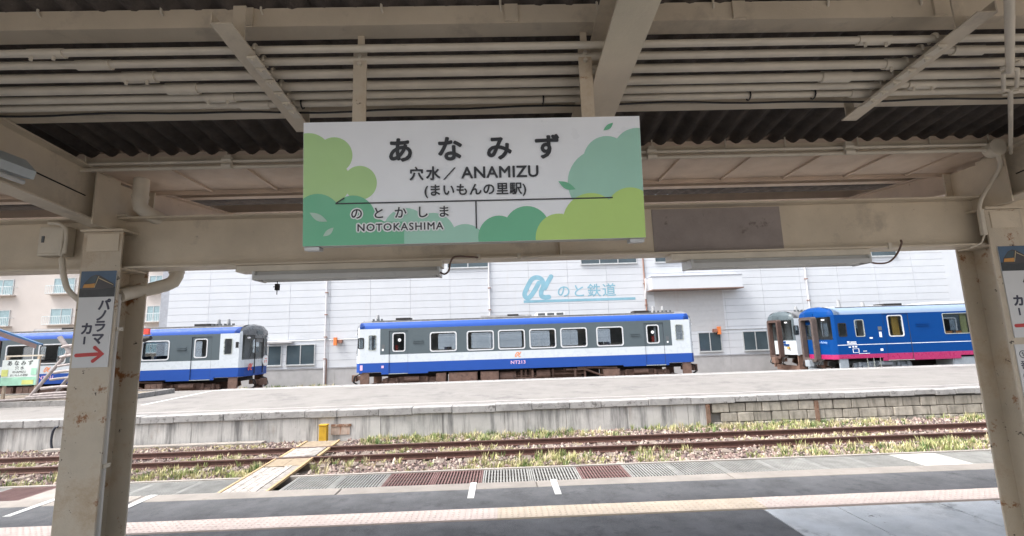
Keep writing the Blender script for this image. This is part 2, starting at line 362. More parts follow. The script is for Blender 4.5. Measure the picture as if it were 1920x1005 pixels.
for (x0, x1, y0, y1) in [(-5.42, -5.37, 8.4, 12.02), (-4.53, -4.48, 8.4, 12.02), (-5.38, -5.31, 12.19, 13.12), (-4.46, -4.39, 12.19, 13.12), (-5.37, -5.31, 13.31, 14.1), (-4.46, -4.4, 13.31, 14.1)]:
    b = plank(x0, x1, y0, y1, 0.002, YELP); b.name = 'edge_strip'
for yy in (9.2, 10.8, 11.7, 12.6, 13.7):
    b = MB(); b.box(-5.5, -4.5, yy-.06, yy+.06, GZ, -.065); b.build('bearer', WOODG, cr)
# yellow marker box at the foot of the far platform
ym = thing('marker_post', (-5.43, 14.75, GZ), 'short yellow steel marker box at the foot of the platform wall', 'marker post')
b = MB(); b.box(-5.55, -5.32, 14.68, 14.85, GZ, .30); o = b.build('box_body', YEL, ym); bv = o.modifiers.new('bevel', 'BEVEL'); bv.width = .012
b = MB(); b.box(-5.56, -5.31, 14.665, 14.86, .302, .33); b.build('cap', YEL, ym)
rp = thing('rusty_plate', (-5.0, 14.96, .1), 'rust-streaked plate fixed to the wall beside the yellow marker', 'plate')
RUSTM = mat('rusty_iron', (.20, .10, .06), .8, var=.35, scale=14, spots=[((.42, .36, .3), 6, .5, .62)])
b = MB(); b.box(-5.28, -4.68, 14.945, 14.985, .22, .29); b.build('bracket_bar', RUSTM, rp)
b = MB(); b.box(-5.28, -4.72, 14.965, 14.985, -.02, .217); b.build('plate_sheet', mat('rust_streak_plate', (.45, .36, .30), .85, var=.2, streak=[((.25, .08, .03), .9, 9, .8, .52)]), rp)
# dark hose hanging on the far wall
tp = MB(); pts = [(-13.45+.12*math.cos(a)*1.0, 14.93, .17+.34*math.sin(a)) for a in np.linspace(R(75), R(285), 14)]
tp.tube(pts, .03, 8); tag(tp.build('cable_loop', mat('blue_black_cable', (.03, .035, .05), .6), smooth=60), 'dark curved cable hanging on the far wall behind the left post', 'cable')
b = MB(); b.box(-60, 60, 10.56, 14.98, GZ+.004, -.2); tag(b.build('ballast_bed', GROUND, org=(0, 12.7, GZ)), 'low bed of brown ballast carrying the weedy track', 'ballast bed', kind='structure')
# ---- ballast stones and weeds (uncountable)
def scatter(name, mts, n, fx, fy, fz, smin, smax, label, cat, acc=None):
    oct_v = np.array([(1,0,0),(-1,0,0),(0,1,0),(0,-1,0),(0,0,1),(0,0,-1)], float)
    oct_f = np.array([(0,2,4),(2,1,4),(1,3,4),(3,0,4),(2,0,5),(1,2,5),(3,1,5),(0,3,5)])
    X = RNG.uniform(*fx, n*2); Y = RNG.uniform(*fy, n*2)
    if acc is not None: k = acc(X, Y); X, Y = X[k], Y[k]
    X, Y = X[:n], Y[:n]; n = len(X)
    s_ = RNG.uniform(smin, smax, n)[:, None, None]*RNG.uniform(.55, 1.2, (n, 1, 3))
    V = oct_v[None]*(1+RNG.uniform(-.35, .35, (n, 6, 1))); a = RNG.uniform(0, 6.28, n)
    c, s2 = np.cos(a)[:, None], np.sin(a)[:, None]; V = V*s_
    V = np.stack([V[..., 0]*c-V[..., 1]*s2, V[..., 0]*s2+V[..., 1]*c, V[..., 2]+V[..., 0]*RNG.uniform(-.5, .5, (n, 1))], -1)
    V += np.stack([X, Y, RNG.uniform(*fz, n)], -1)[:, None]
    Fc = (oct_f[None]+6*np.arange(n)[:, None, None]).reshape(-1, 3)
    me = bpy.data.meshes.new(name); me.from_pydata(V.reshape(-1, 3).tolist(), [], Fc.tolist())
    for q in mts: me.materials.append(q)
    me.polygons.foreach_set('material_index', np.repeat(RNG.integers(0, len(mts), n), 8).astype(np.int32))
    o = bpy.data.objects.new(name, me); COL.objects.link(o); return tag(o, label, cat, kind='stuff')
BAL = [mat('ballast_a', (.20, .14, .125), .95, var=.2), mat('ballast_b', (.30, .23, .205), .95, var=.2), mat('ballast_c', (.42, .36, .31), .95, var=.2), mat('ballast_d', (.12, .09, .09), .95)]
def in_cross(X, Y): return (X > -5.55-.07*(Y-9.6)) & (X < -4.35-.07*(Y-9.6))
tag(scatter('ballast', BAL, 42000, (-17, 24), (10.56, 14.95), (-.215, -.15), .025, .06, 'reddish brown ballast stones around the weedy rails', 'ballast', lambda X, Y: ~in_cross(X, Y)))
scatter('gravel', BAL, 5000, (-40, 45), (32.2, 34.3), (-.27, -.2), .03, .08, 'brown gravel along the foot of the white depot wall', 'gravel')
def weeds(name, mts, n, fx, fy, hmin, hmax, label, dens, z0=-.2, blades=12, spread=.07, wd=.006):
    X = RNG.uniform(*fx, n*5); Y = RNG.uniform(*fy, n*5)
    k = RNG.uniform(0, 1, n*5) < dens(X, Y); X, Y = X[k][:n], Y[k][:n]; n = len(X)
    hh = RNG.uniform(hmin, hmax, n)[:, None]*RNG.uniform(.5, 1.1, (n, blades))
    a = RNG.uniform(0, 6.28, (n, blades)); r_ = spread*np.sqrt(RNG.uniform(0, 1, (n, blades)))
    bx = X[:, None]+r_*np.cos(a); by = Y[:, None]+r_*np.sin(a)
    ln = RNG.uniform(.1, .6, (n, blades))*hh; dx, dy = np.cos(a)*ln, np.sin(a)*ln; px, py = -np.sin(a)*wd, np.cos(a)*wd
    z = np.full_like(bx, z0)
    v = np.stack([np.stack([bx-px, by-py, z], -1), np.stack([bx+px, by+py, z], -1),
                  np.stack([bx+dx*.4+px*1.3, by+dy*.4+py*1.3, z+hh*.6], -1), np.stack([bx+dx*.4-px*1.3, by+dy*.4-py*1.3, z+hh*.6], -1),
                  np.stack([bx+dx, by+dy, z+hh], -1)], -2).reshape(-1, 3)
    q = 5*np.arange(n*blades)[:, None]
    fs = (q+np.array([[0, 1, 2, 3]])).tolist() + (q+np.array([[3, 2, 4]])).tolist()
    me = bpy.data.meshes.new(name); me.from_pydata(v.tolist(), [], fs)
    for m_ in mts: me.materials.append(m_)
    mi = np.repeat(RNG.integers(0, len(mts), n), blades); me.polygons.foreach_set('material_index', np.concatenate([mi, mi]).astype(np.int32))
    o = bpy.data.objects.new(name, me); COL.objects.link(o); return tag(o, label, 'weeds', kind='stuff')
def leafm(name, col):
    ma = mat(name, col, .6, var=.25, scale=3); b = ma.node_tree.nodes['Principled BSDF']; b.inputs['Subsurface Weight'].default_value = 0
    return ma
W1, W2, W3, W4 = leafm('weed_green', (.27, .31, .11)), leafm('weed_yellow', (.44, .42, .20)), leafm('weed_straw', (.54, .47, .29)), leafm('weed_dark', (.10, .16, .045))
def clump(X, Y, f=1.1, ph=0):                        # patchy: broad drifts times small tufts
    a = .5+.5*np.sin(X*f*.55+ph+1.3*np.sin(X*.23+ph)+.8*np.sin(Y*1.3)); b = .5+.5*np.sin(X*2.7+2.1*np.sin(Y*2.9+X*.6)+ph*3)*np.sin(Y*4.1+X*1.3+ph)
    c = .5+.5*np.sin(X*6.1+1.9*np.sin(Y*5.3))*np.sin(Y*7.3+X*2.2); return np.clip(a*1.1*b*(.35+.9*c), 0, 1)
weeds('weeds', [W1, W2, W2, W3, W4], 1500, (-16, 23), (10.75, 12.02), .05, .24, 'yellow green weeds growing along the near rail', lambda X, Y: np.where(in_cross(X, Y), 0, clump(X, Y)))
weeds('weeds', [W1, W2, W3, W3], 900, (-16, 23), (12.2, 13.1), .06, .16, 'sparse pale weeds growing between the two rails', lambda X, Y: np.where(in_cross(X, Y), 0, clump(X, Y, 1.6, 2)**1.2))
weeds('weeds', [W1, W2, W4, W3], 2000, (-4.2, 24), (13.4, 14.9), .04, .24, 'low weeds along the foot of the far platform wall', lambda X, Y: ((Y-13.2)/1.7)**1.5*clump(X, Y, .9, 4)**.6)
weeds('weeds', [W2, W3, W3], 500, (-17, -6), (13.5, 14.9), .05, .12, 'dry straw coloured weeds left of the plank crossing', lambda X, Y: (Y-13.2)/1.7*clump(X, Y, .9, 1))
weeds('weeds', [W1, W4, W3], 350, (-20, -12), (31.5, 34.2), .1, .35, 'low green weeds below the depot windows', lambda X, Y: clump(X, Y, .8, 1), blades=14, wd=.012, spread=.12)
b = MB(); b.box(-13.6, -7.2, 14.62, 14.9, GZ, -.10); tag(b.build('concrete_strip', CONC), 'low pale concrete strip along the foot of the far wall', 'concrete strip', kind='structure')
# ================================================================== trains
def M3(n, c, r=.3, **k): return mat(n, c, r, var=k.pop('var', .02), scale=2, spec=.5, **k)
TWHITE = M3('train_white', (.56, .61, .65), spots=[((.50, .54, .57), 3, .62, .8)]); TGREY = M3('train_grey', (.078, .104, .118), .45); TBLUE = mat('train_blue', (.02, .075, .33), .5, var=.02, scale=2, spec=.2)
TROOF = M3('train_roof_grey', (.15, .155, .165), .7, var=.2, spots=[((.24, .24, .24), 4, .55, .7)]); TDARK = M3('train_end_grey', (.11, .12, .13))
TBROWN = mat('underframe_brown', (.18, .11, .085), .8, var=.25, scale=4, bump=.2, spots=[((.07, .05, .045), 5, .55, .7)])
TBLK = mat('underframe_dark', (.025, .022, .022), .8)
NBLUE = mat('deep_blue', (.0012, .048, .21), .45, var=.02, scale=2, spec=.12); NPINK = M3('magenta_stripe', (.36, .02, .11)); NSILV = M3('silver_cantrail', (.20, .27, .38), .5); NROOFW = M3('pale_roof', (.45, .46, .46), .6)
UGREY = mat('underframe_grey', (.30, .34, .38), .7, var=.15, scale=4)
GLS = glass('train_glass', (.80, .83, .85)); GLSD = glass('train_glass_dark', (.62, .66, .68))
FRW = M3('white_frame', (.6, .62, .64)); FRS = M3('silver_frame', (.5, .54, .5), metal=.5)
SEATM = mat('seat_fabric', (.05, .06, .10), .9); INNER = mat('interior_cream', (.42, .42, .41), .7); CURT = mat('amber_curtain', (.45, .28, .06), .9)
REDM = mat('red_enamel', (.6, .06, .04), .5); ORNG = mat('orange_vinyl', (.72, .25, .10), .6); PINKV = mat('pink_vinyl', (.75, .45, .60), .6); WHV = mat('white_vinyl', (.82, .84, .86), .5)
SEAM = mat('door_seam', (.03, .035, .05), .6)
YN, YF = 24.9, 27.7           # near and far side of the trains on the platform track
def rrect(x0, x1, z0, z1, r, n=4):
    P = []
    for cx, cz, a in ((x1-r, z1-r, 0), (x0+r, z1-r, 90), (x0+r, z0+r, 180), (x1-r, z0+r, 270)):
        for k in range(n+1): t = R(a+90*k/n); P.append((cx+r*math.cos(t), cz+r*math.sin(t)))
    return P
def ring(mb, x0, x1, z0, z1, wd, y0, y1, r=.12, mi=0):
    o = rrect(x0-wd, x1+wd, z0-wd, z1+wd, r+wd*.5); i = rrect(x0+.004, x1-.004, z0+.004, z1-.004, r); n = len(o)
    vs = [(x, y0, z) for x, z in o]+[(x, y0, z) for x, z in i]+[(x, y1, z) for x, z in o]+[(x, y1, z) for x, z in i]
    fs = []
    for k in range(n):
        q = (k+1) % n; fs += [(k, q, n+q, n+k), (2*n+k, 3*n+k, 3*n+q, 2*n+q), (k, 2*n+k, 2*n+q, q), (n+k, n+q, 3*n+q, 3*n+k)]
    mb.add(vs, fs, mi)
def cells(mb, xs, zs, y, hole, matf, thick, sgn):
    """wall of boxes: skips the cells that hole(x,z) says are open; sgn=+1 outer face at y, body towards +y"""
    for i in range(len(xs)-1):
        for j in range(len(zs)-1):
            cx, cz = (xs[i]+xs[i+1])/2, (zs[j]+zs[j+1])/2
            if xs[i+1]-xs[i] < 1e-4 or zs[j+1]-zs[j] < 1e-4 or hole(cx, cz): continue
            a, b = (xs[i], y, zs[j]), (xs[i+1], y+sgn*thick, zs[j+1])
            x0, x1, z0, z1 = xs[i], xs[i+1], zs[j], zs[j+1]; y1 = y+sgn*thick
            vs = [(x0,y,z0),(x1,y,z0),(x1,y,z1),(x0,y,z1),(x0,y1,z0),(x1,y1,z0),(x1,y1,z1),(x0,y1,z1)]
            fs = [(0,1,2,3),(7,6,5,4)]
            for (ddx, ddz, f) in ((0,-1,(0,4,5,1)),(1,0,(1,5,6,2)),(0,1,(2,6,7,3)),(-1,0,(3,7,4,0))):
                ii, jj = i+ddx, j+ddz
                if ii < 0 or jj < 0 or ii >= len(xs)-1 or jj >= len(zs)-1 or hole((xs[ii]+xs[ii+1])/2, (zs[jj]+zs[jj+1])/2): fs.append(f)
            mb.add(vs, fs, matf(cx, cz))
ROOFP = [(0, 3.47), (.03, 3.60), (.10, 3.71), (.22, 3.80), (.42, 3.875), (.8, 3.94), (1.4, 3.97)]
def roofz(t):                                            # roof height at distance t from the centre line
    d_ = 1.4-abs(t); xs = [p[0] for p in ROOFP]; zs = [p[1] for p in ROOFP]; return float(np.interp(d_, xs, zs))
def make_train(name, label, x0, x1, L, yn=YN, group=None):
    """x0,x1 ends of the car; L = dict of livery and layout in world x"""
    yc = yn+1.4; T = thing(name, ((x0+x1)/2, yc, 0), label, 'train', group)
    mats = L['mats']; wins, doors, cabs = L['wins'], L['doors'], L['cabs']
    holes = [(w[0], w[1], w[2], w[3]) for w in wins+cabs] + [(d_[0], d_[1], L['dz'][0], L['dz'][1]) for d_ in doors]
    skirts = L['skirts']; zb = L['zb']
    def bottom(x):
        for a, b, z in skirts:
            if a <= x <= b: return z
        return zb
    def hole(x, z):
        if z < bottom(x): return True
        return any(a < x < b and c < z < d_ for a, b, c, d_ in holes)
    ca, cb = x0+L['nose'][0], x1-L['nose'][1]
    xs = sorted(set([ca, cb]+[v for h in holes for v in h[:2]]+[v for s_ in skirts for v in s_[:2]]+L.get('xb', []))); xs = [x for x in xs if ca <= x <= cb]
    zs = sorted(set([3.47]+[v for h in holes for v in h[2:]]+[s_[2] for s_ in skirts]+L['bands']+[zb]))
    for (y, sg, nm) in ((yn, 1, 'side_wall'), (yn+2.8, -1, 'side_wall')):
        b = MB(); cells(b, xs, zs, y, hole, L['matf'], .05, sg); b.build(nm, mats, T)
        b = MB(); cells(b, xs, [z for z in zs if z >= 1.3] if False else zs, y+sg*.052, hole, lambda x, z: 0, .012, sg); b.build('inner_lining', INNER, T)
    # roof
    b = MB(); prof = [(yn+d_, z) for d_, z in ROOFP]+[(yn+2.8-d_, z) for d_, z in ROOFP[::-1][1:]]
    n = len(prof); vs = [(x, y, z) for x in (ca, cb) for y, z in prof]; b.add(vs, [(i, i+1, n+i+1, n+i) for i in range(n-1)])
    for k in range(n-1): b.m[k] = L['roofm'](k if k < 6 else 11-k)
    b.build('roof', mats, T, smooth=50)
    b = MB(); b.box(ca, cb, yn+.06, yn+2.74, 1.22, 1.28); b.box(ca+.1, cb-.1, yn+.25, yn+2.55, 3.5, 3.53); b.build('floor_and_ceiling', INNER, T)
    b = MB()
    for x in L['parts']: b.box(x-.03, x+.03, yn+.06, yn+1.0, 1.28, 3.49); b.box(x-.03, x+.03, yn+1.9, yn+2.74, 1.28, 3.49)
    if L['parts']: b.build('partition', INNER, T)
    b = MB()
    for x in L['seats']:
        for yy in (yn+.12, yn+1.75): b.box(x-.06, x+.06, yy, yy+.9, 1.28, 2.42); b.box(x+.06, x+.5, yy, yy+.9, 1.55, 1.72)
    if L['seats']: b.build('seats', SEATM, T)
    # windows of both sides
    for sd_, y in ((1, yn), (-1, yn+2.8)):
        for w_ in wins+cabs:
            a, b_, c, d_ = w_[:4]; kind = w_[4] if len(w_) > 4 else 'w'
            mb = MB(); mb.box(a, b_, y+sd_*.02-.004, y+sd_*.02+.004, c, d_); p = mb.build('window', GLSD if kind == 'c' else GLS, T)
            mb = MB(); wd = .055 if kind == 'w' else .03
            ring(mb, a, b_, c, d_, wd, y-sd_*.014, y+sd_*.03, .1 if kind == 'w' else .06); mb.build('frame', L['frame'] if kind == 'w' else (FRS if kind == 'n' else BLACKR), p, smooth=40)
        for (a, b_, wa, wb) in doors:
            z0, z1 = L['dz']; wz = L['dwz']; mb = MB(); yy = y+sd_*.03
            cells(mb, sorted({a+.012, wa, wb, b_-.012}), sorted(set([z0+.01, wz[0], wz[1], z1-.01]+[z for z in L['bands'] if z0 < z < z1])), yy,
                  lambda x, z: wa < x < wb and wz[0] < z < wz[1], L['matf'], .03, sd_)
            D = mb.build('door', mats, T)
            mb = MB(); mb.box(wa, wb, yy+sd_*.012-.004, yy+sd_*.012+.004, wz[0], wz[1]); mb.build('door_window', GLS, D)
            mb = MB(); ring(mb, wa, wb, wz[0], wz[1], .05, yy-sd_*.012, yy+sd_*.02, .09); mb.build('window_frame', FRW, D, smooth=40)
            mb = MB(); mb.box(a-.012, a+.010, y+sd_*.004, y+sd_*.05, z0, z1); mb.box(b_-.010, b_+.012, y+sd_*.004, y+sd_*.05, z0, z1); mb.box(a+.01, b_-.01, y+sd_*.004, y+sd_*.05, z1-.012, z1+.008); mb.build('door_seal', SEAM, D)
            mb = MB(); mb.box(a, b_, y-sd_*.03, y+sd_*.04, z0-.035, z0-.005); mb.build('door_step', FRS, D)
        for (a, b_, z) in L['vents']:
            mb = MB(); mb.box(a, b_, y-sd_*.03, y+sd_*.001, z, z+.05); mb.box(a, b_, y-sd_*.045, y-sd_*.002, z-.09, z-.05); mb.build('vent', mats[L['ventm']], T)
    # rounded ends
    for (xe, sg, nose, st) in ((x0, -1, L['nose'][0], L['ends'][0]), (x1, 1, L['nose'][1], L['ends'][1])):
        ts = sorted({-1.4, -1.37, -1.3, -1.18, -.46, -.40, .40, .46, 1.18, 1.3, 1.37, 1.4}); zz = sorted({L['ez'], 1.3, 1.71, 2.1, 2.16, 2.9, 3.0, 3.25, 3.38, 3.47}|set(L['bands']))
        def ex(t): return xe - sg*nose*(.25*(abs(t)/1.4)**2+.75*(abs(t)/1.4)**7)
        mb = MB(); gl = MB()
        for i in range(len(ts)-1):
            for j in range(len(zz)-1):
                tc, zc = (ts[i]+ts[i+1])/2, (zz[j]+zz[j+1])/2; at = abs(tc)
                q = [(ex(t), yc+t, z) for t, z in ((ts[i], zz[j]), (ts[i+1], zz[j]), (ts[i+1], zz[j+1]), (ts[i], zz[j+1]))]
                win = (.46 < at < 1.3 and 2.16 < zc < 3.38) or (at < .40 and 2.16 < zc < 3.0)
                if win: gl.add([(p[0]-sg*.02, p[1], p[2]) for p in q], [(0, 1, 2, 3)])
                else: mb.add(q, [(0, 1, 2, 3)], st(at, zc))
            t0_, t1_ = ts[i], ts[i+1]; rows = 3     # crown of the end, blending up into the roof
            def cr(t, k):
                f = k/rows; zt = 3.47+(roofz(t)-3.47)*math.sin(f*math.pi/2); xx = ex(t)-sg*(.55*nose+.12)*(1-math.cos(f*math.pi/2)); return (xx, yc+t, zt)
            for k in range(rows): mb.add([cr(t0_, k), cr(t1_, k), cr(t1_, k+1), cr(t0_, k+1)], [(0, 1, 2, 3)], st(abs((t0_+t1_)/2), 3.5+.1*k))
            mb.add([cr(t0_, rows), cr(t1_, rows), (xe-sg*(nose+.01), yc+t1_, roofz(t1_)), (xe-sg*(nose+.01), yc+t0_, roofz(t0_))], [(0, 1, 2, 3)], L['roofm'](0 if abs(t0_+t1_)/2 > 1.1 else 6))
        for t in (-1.4, 1.4):                            # cheek between nose and side wall
            zz2 = zz; 
            for j in range(len(zz2)-1):
                mb.add([(ex(t), yc+t, zz2[j]), (xe-sg*nose, yc+t, zz2[j]), (xe-sg*nose, yc+t, zz2[j+1]), (ex(t), yc+t, zz2[j+1])], [(0, 1, 2, 3)], st(1.39, (zz2[j]+zz2[j+1])/2))
        E_ = mb.build('end_face', mats, T); gl.build('windscreen', GLSD, E_)
        mb = MB()
        for t in (-.43, .43): mb.box(min(ex(t), ex(t)+sg*.035), max(ex(t), ex(t)+sg*.035), yc+t-.02, yc+t+.02, L['ez']+.1, 3.2)
        mb.box(min(xe, xe+sg*.035), max(xe, xe+sg*.035), yc-.41, yc+.41, 3.16, 3.2); mb.build('end_door_frame', BLACKR, E_)
        mb = MB(); mb.box(min(xe, xe+sg*.02), max(xe, xe+sg*.02), yc-.3, yc+.3, 3.42, 3.6); mb.build('destination_box', mats[L['ventm']], E_)
        for t in (-.98, .98):
            mb = MB(); xq = ex(t); mb.box(min(xq-sg*.03, xq+sg*.03), max(xq-sg*.03, xq+sg*.03), yc+t-.1, yc+t+.1, 3.19, 3.27); mb.build('headlamp', WHV, E_)
            mb = MB(); mb.tube([(xq+sg*.035, yc+t*.9, 2.2), (xq+sg*.05, yc+t*.62, 2.75)], .012, 6); mb.build('wiper', BLACKR, E_)
        # coupler, steps and snow plough
        um = L['under']
        mb = MB(); mb.box(min(xe-sg*.4, xe+sg*.28), max(xe-sg*.4, xe+sg*.28), yc-.12, yc+.12, .78, 1.0); mb.box(min(xe+sg*.2, xe+sg*.42), max(xe+sg*.2, xe+sg*.42), yc-.2, yc+.2, .72, 1.06); mb.build('coupler', um, T)
        mb = MB(); mb.prism([(yc-1.28, .22), (yc+1.28, .22), (yc+1.28, .55), (yc-1.28, .55)], 'x', xe-sg*.62, xe-sg*.5); mb.build('snow_plough', um, T)
        for t in (-1.3, 1.3):
            mb = MB(); xa, xb = sorted((xe-sg*(nose+.05), xe-sg*(nose+.5))); mb.box(xa, xb, yc+t-.05, yc+t+.05, .38, L['ez']+.02); mb.build('end_skirt', um, T)
        for t, rr in ((-.55, .03), (-.72, .025), (.55, .03), (.72, .025)):
            mb = MB(); mb.tube([(xe-sg*.25, yc+t, 1.18), (xe+sg*.12, yc+t, 1.02), (xe+sg*.2, yc+t+.05, .72), (xe+sg*.02, yc+t+.1, .6)], rr, 6); mb.build('hose', BLACKR, T, smooth=60)
        if L.get('gang'):
            for k in (0, 1):
                mb = MB(); P_o = rrect(yc-.58, yc+.58, .98, 3.42, .14); P_i = rrect(yc-.42, yc+.42, 1.12, 3.26, .1); n_ = len(P_o)
                xa, xb = xe+sg*(.0+.14*k), xe+sg*(.13+.14*k)
                vs = [(xa, y, z) for y, z in P_o]+[(xa, y, z) for y, z in P_i]+[(xb, y, z) for y, z in P_o]+[(xb, y, z) for y, z in P_i]; fs = []
                for q in range(n_):
                    p_ = (q+1) % n_; fs += [(q, p_, n_+p_, n_+q), (2*n_+q, 3*n_+q, 3*n_+p_, 2*n_+p_), (q, 2*n_+q, 2*n_+p_, p_), (n_+q, n_+p_, 3*n_+p_, 3*n_+q)]
                mb.add(vs, fs); mb.build('gangway_hood', L['gang'], E_)
    # bogies
    um = L['under']
    for bx in (x0+3.0, x1-3.0):
        B_ = MB(); 
        for yy in (yn+.42, yn+2.38): B_.prism([(bx-1.6, .66), (bx-1.35, .54), (bx-.5, .52), (bx-.3, .40), (bx+.3, .40), (bx+.5, .52), (bx+1.35, .54), (bx+1.6, .66), (bx+1.55, .88), (bx+.7, .92), (bx+.45, .84), (bx-.45, .84), (bx-.7, .92), (bx-1.55, .88)], 'y', yy-.06, yy+.06)
        B_.box(bx-.25, bx+.25, yn+.5, yn+2.3, .4, .85); B_.box(bx-1.5, bx+1.5, yn+1.3, yn+1.5, .3, 1.0); bo = B_.build('bogie', um, T)
        for wx in (bx-1.05, bx+1.05):
            for yy in (yn+.82, yn+1.98):
                mb = MB(); mb.tube([(wx, yy-.06, .43), (wx, yy+.06, .43)], .43, 20); mb.build('wheel', TBLK, bo, smooth=40)
            for yy in (yn+.3, yn+2.5):
                mb = MB(); mb.box(wx-.16, wx+.16, yy-.08, yy+.08, .3, .74); mb.tube([(wx, yy-.1, .43), (wx, yy+.1, .43)], .1, 10); mb.build('axle_box', um, bo, smooth=40)
            for dx in (-.27, .27):
                mb = MB(); mb.tube([(wx+dx, yn+.29, .5), (wx+dx, yn+.29, .93)], .07, 10); mb.tube([(wx+dx, yn+.29, .72), (wx+dx, yn+.29, .78)], .1, 10); mb.build('spring', um, bo, smooth=40)
        mb = MB(); mb.tube([(bx-.38, yn+.28, .84), (bx+.38, yn+.28, .84)], .15, 12); mb.box(bx-.75, bx+.75, yn+.32, yn+.44, .84, .96); mb.build('air_spring', um, bo, smooth=40)
    # equipment under the floor: (kind, xa, xb, z0, z1)
    b = MB(); b.box(x0+.6, x1-.6, yn+.75, yn+2.05, .98, 1.2); b.build('underframe', TBLK, T)
    b = MB(); b.box(x0+4.9, x1-4.9, yn+1.75, yn+2.6, .36, .975); b.build('gap_blocker', TBLK, T)  # plain dark box added to keep the bright wall from showing through the gaps
    for (kd, a, b_, z0, z1) in L['equip']:
        mb = MB()
        if kd == 'box':
            mb.box(a, b_, yn+.08, yn+1.1, z0, z1); mb.box(a+.06, b_-.06, yn+.06, yn+.08, z0+.06, z1-.06)
            for q in (.33, .66): mb.box(a+(b_-a)*q-.02, a+(b_-a)*q+.02, yn+.045, yn+.06, z0+.02, z1-.02)
            mb.build('equipment_box', um, T)
        elif kd == 'cyl': mb.tube([(a, yn+.5, (z0+z1)/2), (b_, yn+.5, (z0+z1)/2)], (z1-z0)/2, 14); mb.build('air_tank', um, T, smooth=40)
        elif kd == 'pipe':
            mb.tube([(a, yn+.25, z1), (a+(b_-a)*.45, yn+.25, z1), (a+(b_-a)*.85, yn+.25, z0), (b_, yn+.25, z0)], .055, 8); mb.build('exhaust_pipe', um, T, smooth=60)
        else:
            random.seed(int(a*10)); 
            for q in range(7):
                xx = random.uniform(a, b_); mb.box(xx-.05, xx+.05, yn+.2+.1*q, yn+.3+.1*q, z0+random.uniform(0, .2), 1.1)
                zz_ = random.uniform(z0, z1); mb.tube([(a, yn+.2+.12*q, zz_), (b_, yn+.2+.12*q, zz_)], .025, 6)
            mb.box(a+.1, b_-.1, yn+.9, yn+1.6, z0, z1); mb.build('engine_parts', um, T)
    # roof equipment
    for (kd, a, b_, hh) in L['roofeq']:
        zt = 3.9; mb = MB()
        if kd == 'ac': mb.prism([(yn+.5, zt), (yn+2.3, zt), (yn+2.2, zt+hh), (yn+.6, zt+hh)], 'x', a, b_); mb.build('roof_unit', L['roofeqm'], T)
        elif kd == 'vent': mb.box(a, b_, yn+.55, yn+1.3, zt, zt+hh); mb.build('roof_vent', TBLK, T)
        elif kd == 'lip': mb.box(a, b_, yn+.33, yn+.4, 3.85, 3.85+hh); mb.build('roof_edge', TROOF, T)
        elif kd == 'grille':
            mb.box(a, b_, yn+.62, yn+2.2, zt, zt+hh); u = mb.build('roof_unit', WHV, T); mb = MB()
            for q in range(3): w_ = (b_-a)/3; mb.box(a+q*w_+.06, a+(q+1)*w_-.06, yn+.605, yn+.62, zt+.05, zt+hh-.03)
            mb.build('grille', TDARK, u)
        elif kd == 'ant':
            mb.tube([(a, yn+.8, zt), (a, yn+.8, zt+hh*.6), (a, yn+.8, zt+hh)], [.11, .09, .07], 10); mb.build('horn', M3('horn_grey', (.3, .31, .32), .6), T, smooth=40)
        elif kd == 'studs':
            q = a
            while q < b_: mb.box(q, q+.09, yn+.6, yn+.7, zt-.02, zt+hh); q += .22
            mb.build('roof_fitting', TDARK, T)
    return T
